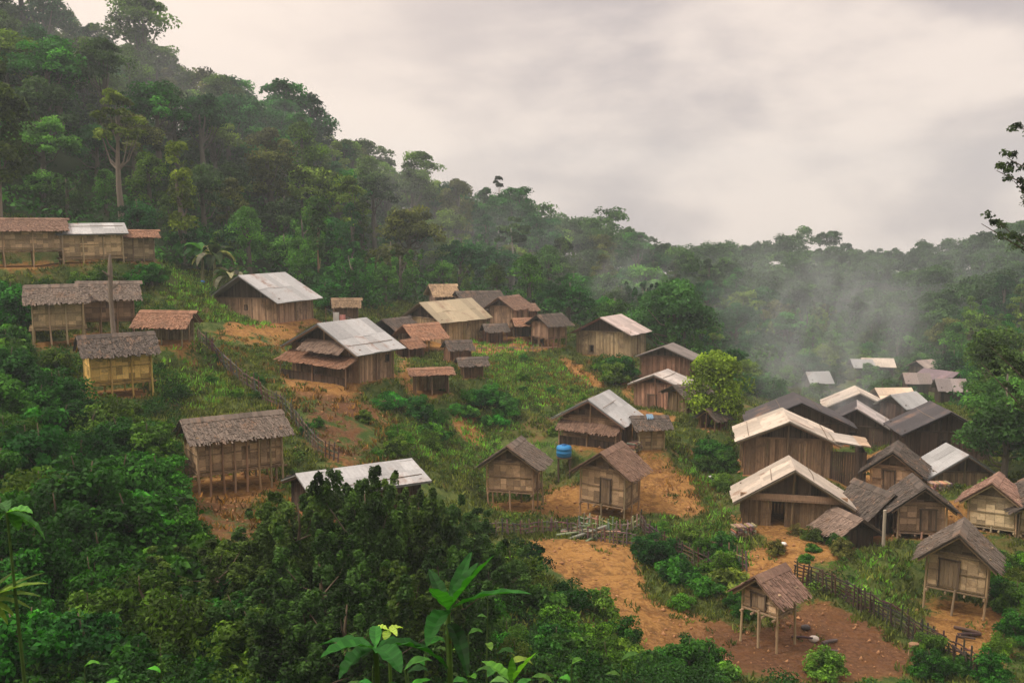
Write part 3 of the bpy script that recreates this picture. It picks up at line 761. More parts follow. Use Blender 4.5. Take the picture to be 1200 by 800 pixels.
def trunk_mesh(name, seed, h, base, cl, r0, nl=7, lean=.4):
    rg = random.Random(seed); mb = MB()
    top = Vector((rg.uniform(-lean, lean), rg.uniform(-lean, lean), h * .82))
    pts = [top * t + Vector((math.sin(t*5+seed)*.12, math.cos(t*4+seed)*.12, 0)) for t in (0, .2, .4, .6, .8, 1)]
    pts[0].z = -.8
    mb.tube(pts, [r0*1.35, r0, r0*.85, r0*.68, r0*.45, r0*.2], 8, .5)
    ids = list(range(len(cl))); rg.shuffle(ids)
    for k in ids[:nl]:
        c = Vector(cl[k]); t = max(.12, min(.85, (c.z - h*.12) / (h * .82) * .8))
        i = min(int(t * 5), 4); s = pts[i].lerp(pts[i+1], t*5 - i)
        m = s.lerp(c, .5) + Vector((0, 0, -.06*h))
        mb.tube([s, m, c], [r0*.38, r0*.24, r0*.08], 5, rg.random(), cap=False)
    return mb.mesh(name, MAT['bark'], True)

PROTO = []
spec = [('broad', 13, 5.0, 4.5, 42, 125, .40), ('broad', 11, 4.4, 3.5, 40, 120, .38), ('tall', 14, 3.6, 3.5, 34, 140, .38), ('umbrella', 14, 4.8, 6, 38, 100, .40),
        ('broad', 9, 4.2, 1.5, 44, 115, .36), ('tall', 10, 3.0, 1.5, 32, 120, .34), ('broad', 12, 5.4, 4.0, 46, 110, .48), ('umbrella', 12, 5.2, 4.5, 40, 105, .40),
        ('plume', 9, 3.8, .3, 90, 55, .34), ('tall', 13, 2.4, 3.0, 30, 120, .34)]
for i, (k, h, r, b, nc, per, sz) in enumerate(spec):
    cm, cl, cr = crown_mesh('crown', k, 40 + i, h, r, b, nc, per, sz)
    PROTO.append((k, h, r, cm, trunk_mesh('trunk', 60 + i, h, b, cl, .24 + .012*h, 8)))

def place_tree(k, loc, s, rz, col, label, cat='tree', group=None, name='forest_tree', bark=(.13, .115, .09), sx=1.0):
    root = empty(name, loc, rz); root.scale = (s*sx, s*sx, s)
    tag(root, label, cat, group)
    link('trunk', PROTO[k][4], root, bark); link('crown', PROTO[k][3], root, col)
    return root

rng = random.Random(11)
def cellkey(x, y, s): return (int(x // s), int(y // s))
pts = []
cells = {}
tries = 0
HX = [(h['c'].x, h['c'].y, max(h['w'], h['l']) * .5 + 1.5) for h in HOUSES]
while tries < 32000:
    tries += 1
    px = rng.uniform(-150, 1350); lo, hi = fb(px), rb(px) + 30
    Y = math.sqrt(rng.uniform(lo*lo, hi*hi)); X = (px - 600) / 1074 * Y
    sp = 4.0 + (Y - 60) * .010
    ck = cellkey(X, Y, 8)
    ok = all((X-a)**2 + (Y-b)**2 > sp*sp for i in (-1,0,1) for j in (-1,0,1) for (a, b) in cells.get((ck[0]+i, ck[1]+j), ()))
    if not ok or any((X-a)**2 + (Y-b)**2 < (r+1.5)**2 for a, b, r in HX): continue
    if any(abs(X/Y - a/b) < (r+1)/b and Y < b and Y > b - 26 for a, b, r in HX): continue    # keep the view of the far roofs
    cells.setdefault(ck, []).append((X, Y)); pts.append((px, X, Y))
pts.sort(key=lambda q: q[2] * (1 if -40 < q[0] < 1240 else 4))
GREENS = [(.022, .10, .020), (.032, .13, .020), (.020, .085, .026), (.075, .145, .018), (.022, .075, .024), (.055, .10, .025), (.085, .10, .03), (.10, .16, .025), (.04, .075, .03)]
rest = []
def zone(px, frac, Y):
    if frac > .82: return ('hazy green tree standing on the skyline of the ridge', 'skyline trees along the ridge')
    if px < 200: return ('dense green tree on the steep slope above the upper left huts', 'trees above the upper left huts')
    if px < 480: return ('dense green tree on the slope behind the highest white-roofed house', 'trees behind the highest house')
    if px < 760: return ('misty forest tree on the slope behind the middle row of huts', 'trees behind the middle huts')
    if px < 1110: return ('forest tree on the smoky far side of the valley', 'trees across the valley')
    return ('leafy tree on the right-hand slope beyond the black-roofed house', 'trees on the right-hand slope')
NIND = 285
for i, (px, X, Y) in enumerate(pts):
    lo, hi = fb(px), rb(px); fr = (Y - lo) / (hi - lo)
    if fr < .2: k = rng.choice([4, 4, 5, 4, 8]); s = rng.uniform(.5, .85)
    elif fr < .45: k = rng.choice([4, 5, 1, 4, 6, 8, 9]); s = rng.uniform(.7, 1.05)
    else: k = rng.choice([0, 1, 2, 3, 6, 7, 2, 9, 3]); s = rng.uniform(.8, 1.12)
    if fr > .8: s *= rng.uniform(.85, 1.35)
    if px > 760: s *= .9
    s *= .86; z = hz(X, Y) - .1
    if i < NIND and -40 < px < 1240:
        g = rng.choice(GREENS); b = 1.35 - .15 * min(fr, 1)
        if fr < .3 and rng.random() < .4: g = (.062, .16, .03)
        lab, grp = zone(px, fr, Y)
        place_tree(k, (X, Y, z), s, rng.uniform(0, 6.28), tuple(q * b for q in g), lab, group=grp, sx=rng.uniform(.9, 1.2))
    else: rest.append((X, Y, z, s, k))
# the rest of the wood, one mass
g = np.random.default_rng(77)
VV, FF, RR = [], [], []; nv = 0
for (X, Y, z, s, k) in rest:
    kk, h, r, _, _ = PROTO[k]; h *= s; r *= s * 1.1
    nc = 18
    d = unit(g.normal(size=(nc, 3))); d[:, 2] = np.abs(d[:, 2]) - .3
    q = g.random(nc) ** .45
    c = np.stack([X + d[:,0]*r*q*.85, Y + d[:,1]*r*q*.85, z + h*(.62 + .28*d[:,2]*(.4+.6*q))], -1)
    v, f, rn = leaves(c, r * g.uniform(.22, .38, nc), 62, .62, rng=g, flat=.8)
    VV.append(v); FF.append(f + nv); RR.append(np.clip(rn * .8 + g.random() * .3 - .05, 0, 1)); nv += len(v)
if VV:
    tag(link('distant_forest', mesh_np('distant_forest', np.concatenate(VV), np.concatenate(FF), np.concatenate(RR), MAT['leaf']), None, (.048, .105, .034)), 'far wooded mass of the ridge behind the nearer forest trees', 'forest', kind='stuff')

# undergrowth beneath the wood and over the left slope
def scatter_ground(name, label, cat, col, npts, box_, accept, size, per, rad, lift, seed, asp=.5, mat='leaf'):
    g = np.random.default_rng(seed); cs = []; rs = []
    n = 0
    while n < npts:
        X = g.uniform(box_[0], box_[1]); Y = g.uniform(box_[2], box_[3]); n += 1
        if not accept(X, Y): continue
        cs.append((X, Y, hz(X, Y) + lift)); rs.append(rad * g.uniform(.6, 1.4))
    cs = np.array(cs); rs = np.array(rs)
    v, f, r = leaves(cs, rs, per, size, asp=asp, rng=g, flat=.8, up=.6)
    o = link(name, mesh_np(name, v, f, r, MAT[mat]), None, col)
    tag(o, label, cat, kind='stuff'); return o
def px_of(X, Y): return 600 + 1074 * X / Y
def clear_house(X, Y, m=.2): return all((X-a)**2 + (Y-b)**2 > (r - 1.5 + m)**2 for a, b, r in HX)
def acc_forest(X, Y):
    px = px_of(X, Y)
    return -120 < px < 1320 and fb(px) - 3 < Y < rb(px) + 25 and clear_house(X, Y, .8)
scatter_ground('undergrowth', 'low green undergrowth covering the forest floor', 'undergrowth', (.032, .11, .022), 11000, (-125, 150, 55, 280), acc_forest, .5, 34, 1.35, .7, 3)
def acc_left(X, Y):
    px = px_of(X, Y)
    return -80 < px < 1280 and Y < 75 and soil_free(X, Y) and (px < 330 - (Y < 45) * 0 and Y < 66 or Y < 34)
def soil_free(X, Y): return sample(soil, X, Y) < .15 and clear_house(X, Y, 1.0)
def acc_l(X, Y):
    px = px_of(X, Y)
    if not (-60 < px < 1260 and soil_free(X, Y)): return False
    if px < 210: return Y < 66
    if px < 600: return Y < 35.5
    return Y < 32.5
scatter_ground('hillside_undergrowth', 'dark leafy undergrowth covering the near slope below the huts', 'undergrowth', (.028, .09, .016), 6500, (-42, 36, 9, 66), acc_l, .13, 150, .6, .25, 4)

scatter_ground('ridge_thicket', 'thicket filling the gaps under the ridge trees', 'thicket', (.045, .10, .032), 14000, (-140, 165, 95, 290), lambda X, Y: -140 < px_of(X, Y) < 1340 and rb(px_of(X, Y)) - 16 < Y < rb(px_of(X, Y)) + 26, .75, 40, 1.9, 1.0, 6)
# village grass and weeds
def tufts(name, label, col, n, accept, seed, hgt=.35, box_=(-45, 50, 32, 100)):
    g = np.random.default_rng(seed); P = []
    k = 0
    while k < n:
        X = g.uniform(box_[0], box_[1]); Y = g.uniform(box_[2], box_[3]); k += 1
        if accept(X, Y): P.append((X, Y, hz(X, Y)))
    P = np.array(P); per = 9
    c = np.repeat(P, per, 0); n = len(c)
    c[:, :2] += g.normal(size=(n, 2)) * .16
    a = g.random(n) * 6.283; t = np.stack([np.cos(a), np.sin(a), np.zeros(n)], -1)
    le = unit(np.stack([g.normal(size=n)*.45, g.normal(size=n)*.45, np.ones(n)], -1)) * (hgt * g.uniform(.5, 1.3, n))[:, None]
    wd = .035 + .03 * g.random(n)[:, None]
    v = np.stack([c - t*wd, c + t*wd, c + le*.7 + t*wd*.7 , c + le], 1).reshape(-1, 3)
    rn = np.clip(np.repeat(g.random(len(P)), per) * .55 + g.random(n) * .45, 0, 1)
    o = link(name, mesh_np(name, v, np.arange(n*4).reshape(n, 4), rn, MAT['blade']), None, col)
    tag(o, label, 'grass', kind='stuff')
bright = np.zeros(GX.shape)
for pp in GRASSB:
    q = world_poly(pp)
    if len(q) > 2: bright[inpoly(GX, GY, q)] = 1
def acc_b(X, Y): return sample(bright, X, Y) > .5 and clear_house(X, Y, -.2)
def acc_v(X, Y):
    px = px_of(X, Y)
    if not (-40 < px < 1240) or sample(soil, X, Y) > .5 or not clear_house(X, Y, .0): return False
    if Y > fb(px) + 1: return False
    return mnoise.noise(Vector((X*.22, Y*.22, 3))) > -.3
tufts('bright_grass', 'bright green grass in patches between the huts', (.15, .32, .05), 26000, lambda X, Y: acc_b(X, Y), 21, .3)
tufts('grass', 'short olive grass and weeds on the village slope', (.13, .155, .04), 60000, acc_v, 22, .26)
tufts('stray_weeds', 'stray weeds and litter-brown tufts dotted over the bare earth', (.10, .13, .035), 9000, lambda X, Y: sample(soil, X, Y) > .4 and Y < 80 and clear_house(X, Y, .0) and mnoise.noise(Vector((X*.45, Y*.45, 5))) > .22, 28, .2)
dry = np.zeros(GX.shape)
for pp in ([(330,455),(470,465),(465,540),(440,560),(330,500)], [(170,565),(230,560),(380,585),(330,650),(200,620)], [(600,415),(700,425),(720,470),(640,480)], [(240,400),(400,400),(340,450),(260,440)], [(780,560),(840,560),(850,600),(790,600)], [(520,420),(600,430),(560,450)]):
    q = world_poly(pp)
    if len(q) > 2: dry[inpoly(GX, GY, q)] = 1
tufts('dry_grass', 'rusty brown dry grass on the banks between the huts', (.26, .14, .055), 16000, lambda X, Y: sample(dry, X, Y) > .5 and clear_house(X, Y, .2) and mnoise.noise(Vector((X*.5, Y*.5, 1))) > -.2, 27, .3)
def acc_w(X, Y):
    px = px_of(X, Y)
    if not (-40 < px < 1240) or sample(soil, X, Y) > .25 or not clear_house(X, Y, .5) or Y > fb(px) + 1: return False
    return mnoise.noise(Vector((X*.3, Y*.3, 9))) > .02
scatter_ground('weeds', 'low leafy weeds scattered over the village slope', 'weeds', (.075, .145, .028), 7500, (-45, 50, 33, 100), acc_w, .15, 34, .34, .12, 23)

# bushes
BUSH = []
for i, (h, r, nc, per, sz) in enumerate([(2.2, 1.5, 40, 110, .15), (1.7, 1.3, 36, 110, .13), (2.8, 1.5, 42, 110, .18), (1.5, 1.6, 36, 100, .22)]):
    cm, cl, cr = crown_mesh('foliage', 'bush', 140 + i, h, r, 0, nc, per, sz)
    BUSH.append((h, r, cm, trunk_mesh('stem', 160 + i, h, 0, cl, .06, 9, .15)))
def bush(k, loc, s, col, label, group=None, name='bush', cat='bush'):
    root = empty(name, loc, rng.uniform(0, 6.28)); root.scale = (s * rng.uniform(.9, 1.15), s * rng.uniform(.9, 1.15), s)
    tag(root, label, cat, group); link('stem', BUSH[k][3], root, (.12, .09, .06)); link('foliage', BUSH[k][2], root, col)
    return root
def bush_zone(poly, n, smin, smax, cols, label, group, lo=14.0, sep=1.0, avoid=True):
    xs = [p[0] for p in poly]; ys = [p[1] for p in poly]; placed = []; t = 0
    while len(placed) < n and t < n * 30:
        t += 1
        px, py = rng.uniform(min(xs), max(xs)), rng.uniform(min(ys), max(ys))
        if not inpoly(np.array([px]), np.array([py]), poly)[0]: continue
        q = cast(px, py, lo)
        if q is None or any((q - w).length < sep for w in placed): continue
        if avoid and not clear_house(q.x, q.y, 1.0): continue
        s = rng.uniform(smin, smax)
        if avoid and any(abs(q.x/q.y - a/b) < (r)/b and b - 7 < q.y < b and proj((q.x, q.y, q.z + 2.2*s))[1] < h['py'] - 4 for (a, b, r), h in zip(HX, HOUSES)): continue
        placed.append(q)
        bush(rng.randrange(4), (q.x, q.y, q.z - .1), s, tuple(c * rng.uniform(.8, 1.15) for c in rng.choice(cols)), label, group)
DKG = [(.024, .095, .013), (.034, .13, .016), (.020, .08, .015), (.075, .145, .018), (.055, .16, .02)]
MDG = [(.038, .15, .02), (.085, .19, .022), (.045, .13, .02), (.11, .20, .03)]
BRG = [(.05, .19, .03), (.065, .21, .03), (.04, .15, .03)]
bush_zone([(0,330),(28,400),(90,472),(185,480),(205,560),(165,620),(260,670),(300,800),(0,800)], 95, .75, 1.35, DKG + MDG[:1], 'dark green bush on the shaded slope below the left-hand stilt huts', 'bushes on the lower left slope', 16, 1.5)
bush_zone([(0,318),(180,312),(210,330),(160,345),(60,335),(0,345)], 16, .5, .8, MDG, 'mid green bush between the upper left row of huts and the twin huts', 'bushes below the upper left row', 30, 1.2)
bush_zone([(330,300),(420,310),(450,365),(390,370),(350,330)], 12, 1.0, 1.6, BRG, 'bright green bush right behind the highest white-roofed house', 'bushes behind the highest house', 60, 2)
bush_zone([(445,440),(480,450),(520,465),(600,470),(590,500),(500,495),(450,480)], 14, .5, .95, BRG, 'bright green bush in the gully below the animal sheds', 'bushes below the animal sheds', 30, 1)
bush_zone([(460,520),(520,500),(500,560),(465,555)], 5, .5, .8, MDG, 'green bush below the earth bank of the rusty lean-to house', 'bushes below the earth bank', 30, 1)
bush_zone([(600,420),(700,430),(740,500),(640,520),(590,470)], 14, .3, .6, MDG, 'low green bush on the grassy slope above the tin-roofed house', 'low bushes on the middle slope', 30, 1)
bush_zone([(700,425),(745,425),(745,450),(715,452)], 5, .7, 1.0, MDG, 'bush between the grey plank house and the reddish plank house', 'bushes between the two plank houses', 30, 1)
bush_zone([(750,615),(850,640),(860,690),(800,720),(755,680)], 14, .5, .85, DKG + MDG, 'dark bush on the bank right of the orange earth slope', 'bushes on the bank by the fence', 30, .9)
bush_zone([(650,705),(720,710),(735,760),(650,765)], 6, .6, .95, DKG + MDG, 'dark glossy bush at the foot of the orange earth slope', 'bushes below the orange earth slope', 24, 1.2)
bush_zone([(560,640),(605,650),(640,720),(560,760)], 7, .6, 1.0, DKG + MDG, 'bush left of the orange earth slope below the paired huts', 'bushes left of the earth slope', 24, 1.2)
bush_zone([(580,762),(860,770),(1000,798),(560,798)], 22, .45, .8, MDG, 'light green bush along the bottom edge below the orange earth', 'bushes along the bottom edge', 20, .8)
bush_zone([(900,625),(985,625),(990,655),(910,660)], 9, .3, .5, [(.10, .16, .04), (.13, .15, .04), (.06, .14, .03)], 'olive garden shrub in front of the cream gable house', 'garden shrubs by the cream gable house', 30, .5, False)
bush_zone([(1150,620),(1200,640),(1200,760),(1165,780),(1160,700)], 12, .45, .8, MDG, 'green bush at the right edge beside the nearest stilt hut', 'bushes by the nearest stilt hut', 28, .9)
bush_zone([(1085,770),(1110,778),(1160,798),(1085,798)], 6, .4, .6, DKG, 'bush below the triangle of orange earth at the bottom right', 'bushes below the earth triangle', 24, .8)
bush_zone([(800,480),(850,500),(865,590),(830,560)], 9, .5, .8, MDG, 'bush on the slope left of the patched white roof', 'bushes left of the patched roof', 30, 1)
bush_zone([(1050,478),(1085,478),(1060,492),(1045,490)], 4, .7, 1.0, MDG, 'yellowish leafy bush behind the large black roof', 'bushes behind the large black roof', 40, 1)
bush_zone([(350,470),(460,500),(460,560),(350,540)], 4, .25, .4, MDG, 'small bush on the bare brown bank above the big pale tin roof', 'bushes on the brown bank', 30, 1)
bush_zone([(240,400),(340,470),(330,500),(230,440)], 6, .3, .5, MDG, 'bush along the fence that runs down from the open shed', 'bushes along the slope fence', 30, 1)

bush_zone([(195,262),(300,262),(330,300),(240,318),(200,300)], 16, .8, 1.4, MDG + BRG[:1], 'green bush around the banana plants at the forest edge', 'bushes around the banana plants', 60, 1.5)
bush_zone([(0,740),(330,760),(330,798),(0,798)], 26, .4, .7, [(.07, .17, .02), (.10, .18, .025), (.05, .15, .02)], 'yellow-green bush along the bottom left edge', 'bushes along the bottom left edge', 8, .7)
bush_zone([(860,690),(905,700),(900,790),(860,780)], 5, .3, .45, MDG, 'small bush beside the poles of the tiny granary', 'bushes by the tiny granary', 30, .7)
bush_zone([(940,428),(1130,430),(1140,470),(1080,476),(960,474)], 34, .8, 1.5, MDG + DKG, 'bush growing between the far roofs in the smoke', 'bushes among the far roofs', 60, 1.8, False)
bush_zone([(860,455),(900,440),(960,440),(950,462),(880,475)], 12, .8, 1.3, MDG + DKG, 'bush behind the wide black roof', 'bushes behind the wide black roof', 60, 1.6)
for k in range(34):
    X = rng.uniform(24, 44); Y = rng.uniform(30, 62)
    if px_of(X, Y) > 1225: bush(rng.randrange(4), (X, Y, hz(X, Y) - .1), rng.uniform(.7, 1.3), rng.choice(MDG + DKG), 'bush on the slope beyond the right-hand huts', 'bushes beyond the right edge')
# big dark shrubs before the pale tin roof
SHR = []
for i, (h, r) in enumerate([(4.6, 2.1), (4.0, 2.2), (5.0, 1.8)]):
    cm, cl, cr = crown_mesh('foliage', 'plume', 180 + i, h, r, .3, 120, 150, .12)
    SHR.append((h, r, cm, trunk_mesh('stem', 190 + i, h, 0, cl, .09, 16, .2)))
for j, (px, Y, k, top) in enumerate([(318,30,0,612),(345,29,2,560),(372,31,0,575),(395,31,1,565),(428,28,2,540),(448,31,0,562),(475,31,1,568),(505,32,1,575),(540,34,2,592),(350,23,1,690),(410,22,0,680),(290,25,1,700),(470,24,1,660),(520,26,0,640),(575,33,1,640),(380,26,0,620),(245,27,0,690)]):
    q = at(px, 500, Y); z = hz(q.x, q.y); zt_ = at(px, top, Y).z; s = max(.6, min(2.0, (zt_ - z) / (SHR[k][0] * .98)))
    root = empty('shrub', (q.x, q.y, z - .1), rng.uniform(0, 6.28)); root.scale = (1.0, 1.0, s)
    tag(root, 'tall dark fine-leaved shrub in front of the half-hidden pale tin roof', 'shrub', 'tall dark shrubs before the pale tin roof')
    link('stem', SHR[k][3], root, (.12, .09, .06)); link('foliage', SHR[k][2], root, rng.choice([(.048, .10, .024), (.038, .082, .022), (.068, .12, .028)] if top < 620 else [(.05, .11, .022), (.038, .09, .02), (.075, .13, .026)]))

# single trees that stand out
def special(name, label, px, py, Y, kind, h, rad, base, nclump, per, size, col, seed, r0=.25, bark=(.22, .18, .14), nl=12, cast_=False):
    if cast_: q = cast(px, py, Y)
    else:
        q = at(px, py, Y); q.z = hz(q.x, q.y)
    cm, cl, cr = crown_mesh('crown', kind, seed, h, rad, base, nclump, per, size)
    root = empty(name, (q.x, q.y, q.z - .1)); tag(root, label, 'tree')
    link('trunk', trunk_mesh('trunk', seed + 1, h, base, cl, r0, nl), root, bark); link('crown', cm, root, col)
    return root
special('yellow_leaved_tree', 'tree with yellow-green leaves right of the orange-walled house', 838, 482, 64, 'tall', 5.6, 2.7, .2, 60, 130, .24, (.20, .30, .035), 301, .16)
special('broad_tree', 'rounded dark green tree behind the reddish plank house', 788, 430, 92, 'broad', 9.5, 5.2, 1, 44, 200, .36, (.045, .13, .035), 305, .3)
special('lopped_tree', 'lopped tree with bare pale trunk and flat green top above the tin-roofed hut', 142, 230, 84, 'umbrella', 13, 2.8, 7, 22, 120, .34, (.14, .20, .03), 309, .28)
special('lopped_tree', 'narrow lopped tree wrapped in yellow-green leaves, left of the banana plant', 215, 270, 84, 'column', 10.5, 1.5, 2.5, 26, 110, .32, (.15, .21, .025), 313, .32, nl=6)
special('dark_edge_tree', 'tall olive-brown tree cut by the left edge above the reddish hut', 2, 280, 70, 'tall', 14.5, 3.0, 4, 34, 190, .34, (.055, .085, .025), 317, .3)
special('emergent_tree', 'thin bare-stemmed tree rising above the skyline in the middle', 583, 270, 168, 'umbrella', 14.5, 2.4, 11, 8, 90, .45, (.06, .08, .04), 321, .16, (.42, .38, .33))
special('leafy_tree', 'leafy tree at the right edge beside the slanting white tin roof', 1178, 560, 55, 'broad', 7.8, 3.4, .8, 54, 190, .26, (.055, .14, .03), 325, .2)
special('leafy_tree', 'yellowish leafy tree behind the large black roof at right', 1165, 500, 68, 'tall', 8.5, 3.2, .8, 44, 190, .28, (.075, .14, .03), 329, .2)
special('slender_tree', 'slender tree with light brown trunk behind the bushes above the highest house', 372, 330, 94, 'column', 8.5, 1.7, 2.0, 20, 120, .32, (.06, .14, .03), 333, .12, (.40, .26, .16))
special('pale_trunked_tree', 'tall tree with straight white trunk behind the middle row of huts', 602, 345, 120, 'umbrella', 11, 2.6, 8, 16, 110, .4, (.045, .09, .035), 337, .22, (.36, .33, .28), 0)

# right edge tree whose branches reach in
def branch_tree():
    q = at(1262, 500, 34); z = hz(q.x, q.y)
    root = empty('overhanging_tree', (q.x, q.y, z)); tag(root, 'tree outside the right edge reaching thin branches over the skyline', 'tree')
    rg = random.Random(8); t = MB(); L = []
    topz = at(1250, 120, 34).z - z
    t.tube([(0,0,-.8), (.1,0,topz*.4), (-.1,0,topz*.8), (.1,0,topz)], [.3, .24, .16, .05], 8)
    for (px, py, bz) in [(1168,200,.78),(1180,185,.8),(1192,150,.9),(1150,262,.66),(1172,262,.64),(1196,232,.72),(1188,212,.7),(1160,405,.42),(1190,420,.4),(1150,425,.36)]:
        e = at(px, py, 34 + rg.uniform(-1.5, 1.5)) - Vector((q.x, q.y, z)); s = Vector((0, 0, topz*bz))
        m = s.lerp(e, .55) + Vector((0, 0, .35))
        t.tube([s, m, e], [.07, .04, .012], 5, .5, False)
        for k in range(7):
            c = m.lerp(e, k/6) + Vector((rg.uniform(-.3,.3), rg.uniform(-.3,.3), rg.uniform(-.15,.25)))
            L.append((*c, rg.uniform(.14, .3)))
    for k in range(12):
        a = rg.uniform(-1.3, 1.6); r0 = rg.uniform(1.2, 2.8); zz = topz * rg.uniform(.55, 1.0); e = Vector((abs(math.cos(a)) * r0 + .6, math.sin(a) * r0, zz + .6))
        t.tube([Vector((0,0,zz - .8)), e * .5 + Vector((0,0,zz*.5)), e], [.08, .05, .02], 5, .5, False)
        for m in range(7): L.append((e.x + rg.uniform(-.8,.8), e.y + rg.uniform(-.8,.8), e.z + rg.uniform(-.5,.6), rg.uniform(.3,.65)))
    L = np.array(L); v, f, r = leaves(L[:, :3], L[:, 3], 55, .13, rng=np.random.default_rng(9), inner=.1)
    t.build('trunk', MAT['bark'], root, (.14, .11, .09)); link('crown', mesh_np('crown', v, f, r, MAT['leaf']), root, (.045, .075, .03))
branch_tree()

# broad blades (banana, big leaved plants)
def blade(mb, base, direction, length, width, droop, r, fold=.25, seg=9, stalk=.12, wav=.0):
    base = Vector(base); d = Vector(direction).normalized(); side = d.cross(Vector((0,0,1)))
    if side.length < .05: side = Vector((1,0,0))
    side.normalize(); prev = None; p = base.copy()
    for i in range(seg + 1):
        t = i / seg
        w = width * (math.sin(math.pi * min(1, max(0, (t - stalk) / (1 - stalk))) ** .8) ** .8 if t > stalk else .04) + .004
        if i == seg: w = .003
        up = side.cross(d).normalized(); wv = wav * math.sin(i * 1.9 + base.x * 9)
        cur = (p.copy(), p + side*w*.5 + up*(w*fold + wv*w*4), p - side*w*.5 + up*(w*fold - wv*w*3))
        if prev:
            r2 = max(0, min(1, r + .07 * math.sin(i * 2.3))); mb.quad(prev[0], prev[1], cur[1], cur[0], r2); mb.quad(prev[2], prev[0], cur[0], cur[2], max(0, r2 - .08))
        prev = cur
        p = p + d * length / seg
        d = (d + Vector((0, 0, -droop / seg))).normalized()
def banana(px, py, Y, hgt, label, col, dead=.0, n=11, name='banana_plant'):
    q = at(px, py, Y); q.z = hz(q.x, q.y)
    root = empty(name, q); tag(root, label, 'plant')
    rg = random.Random(int(px) + 1); st = MB()
    st.tube([(0,0,-.3),(.05,0,hgt*.35),(0,.05,hgt*.54)], [.17,.13,.08], 8); st.build('stem', MAT['bark'], root, (.25, .24, .10))
    for k in range(n):
        a = k * 2.4 + rg.random(); el = rg.uniform(.5, 1.5) if k < n - 2 else 2.5
        mb = MB(); blade(mb, (0, 0, hgt*.5), (math.cos(a), math.sin(a), el), hgt*.42, hgt*.15, rg.uniform(1.4, 3.0), rg.random())
        mb.build('leaf', MAT['blade'], root, (.30, .29, .20) if rg.random() < dead else col)
    return root
banana(250, 292, 80, 5.4, 'largest banana plant with pale drying leaves at the forest edge', (.08, .13, .05), .6, 16)
banana(268, 295, 79, 4.6, 'banana plant with grey hanging leaves right of the largest one', (.05, .09, .03), .5, 15)
banana(236, 293, 81, 4.8, 'green banana plant left of the largest drying one', (.04, .13, .03), .1, 13)
banana(258, 300, 77, 3.4, 'small banana plant in front of the largest drying one', (.05, .10, .03), .3, 12)

# foreground broad-leaved plants on the camera's own slope
def fg_plant(px, py, Y, label, leafspec, col, stem=(.12, .2, .05), name='broad_leaved_plant'):
    tip = at(px, py, Y); g0 = hz(tip.x, tip.y + .15)
    root = empty(name, (tip.x, tip.y + .15, g0)); tag(root, label, 'plant')
    T = Vector((0, -.15, tip.z - g0)); mb = MB()
    mb.tube([(0,0,-.2), (.03, -.05, T.z*.5), T], [.03, .022, .012], 7); mb.build('stem', MAT['blade'], root, stem)
    for (lx, ly, dY, wd, dr, r, h0) in leafspec:
        e = at(lx, ly, Y + dY) - Vector((tip.x, tip.y + .15, g0))
        s = T * h0 if h0 <= 1 else T
        b = MB(); D = e - s; n = D.length
        d = (D + Vector((0, 0, dr * n * .5))).normalized()
        blade(b, s, d, n * 1.03, wd * .68, dr, r, .22, 14, .06, .02)
        b.build('leaf', MAT['blade'], root, col)
fg_plant(525, 715, 4.2, 'plant with long bright green leaves fanning upward in the foreground centre',
    [(578,652,-.1,.12,.2,.75,1),(620,696,-.3,.10,.5,.7,1),(552,648,.3,.09,.3,.5,1),(505,690,-.2,.14,.2,.85,1),(503,668,.3,.09,.2,.35,1),(500,760,-.3,.13,.9,.5,1),(560,660,.1,.10,.3,.6,1),(548,800,-.3,.10,1.2,.3,.98)], (.028, .135, .022))
fg_plant(440, 760, 4.0, 'low plant with drooping broad green leaves left of the fanning one',
    [(376,770,-.2,.13,.8,.7,1),(470,790,-.2,.15,.9,.6,1),(400,800,-.1,.14,1.1,.45,1),(495,765,.2,.13,.7,.6,1),(440,735,.3,.08,.5,.8,1),(375,758,.2,.11,.5,.5,1),(520,800,.2,.14,1.2,.5,1)], (.026, .125, .022))
fg_plant(600, 800, 4.4, 'single upright yellow-green leaf shoot at the bottom edge',
    [(628,765,-.1,.08,.2,.9,1),(600,770,0,.06,.2,.6,1),(565,775,.1,.10,.6,.7,1)], (.10, .27, .04))
fg_plant(455, 738, 6.5, 'small pale yellow-green sprig above the broad green leaves',
    [(440,735,0,.09,.5,.9,1),(472,736,.1,.09,.5,.95,1),(452,752,-.1,.09,.7,.8,1),(465,745,-.2,.08,.6,.9,1)], (.22, .33, .07))
fg_plant(8, 600, 9, 'pale-leaved plant at the left edge', 
    [(38,602,0,.22,.7,.9,1),(20,625,.2,.22,.9,.7,1),(45,640,.1,.22,1.2,.6,1),(0,590,.3,.2,.5,.5,1),(-12,640,.1,.22,1,.5,1),(30,617,.3,.2,.7,.5,1)], (.07, .20, .05))
fg_plant(-22, 706, 9, 'fern-like plant with yellowing leaves at the lower left edge',
    [(55,684,0,.14,.6,.9,1),(48,700,.1,.14,.8,.8,1),(35,715,.1,.15,.9,.9,1),(15,725,0,.15,1,1.,1),(5,735,0,.15,1.1,1.,1),(50,672,.2,.12,.3,.7,1),(20,668,.2,.12,.3,.6,1)], (.09, .15, .03))

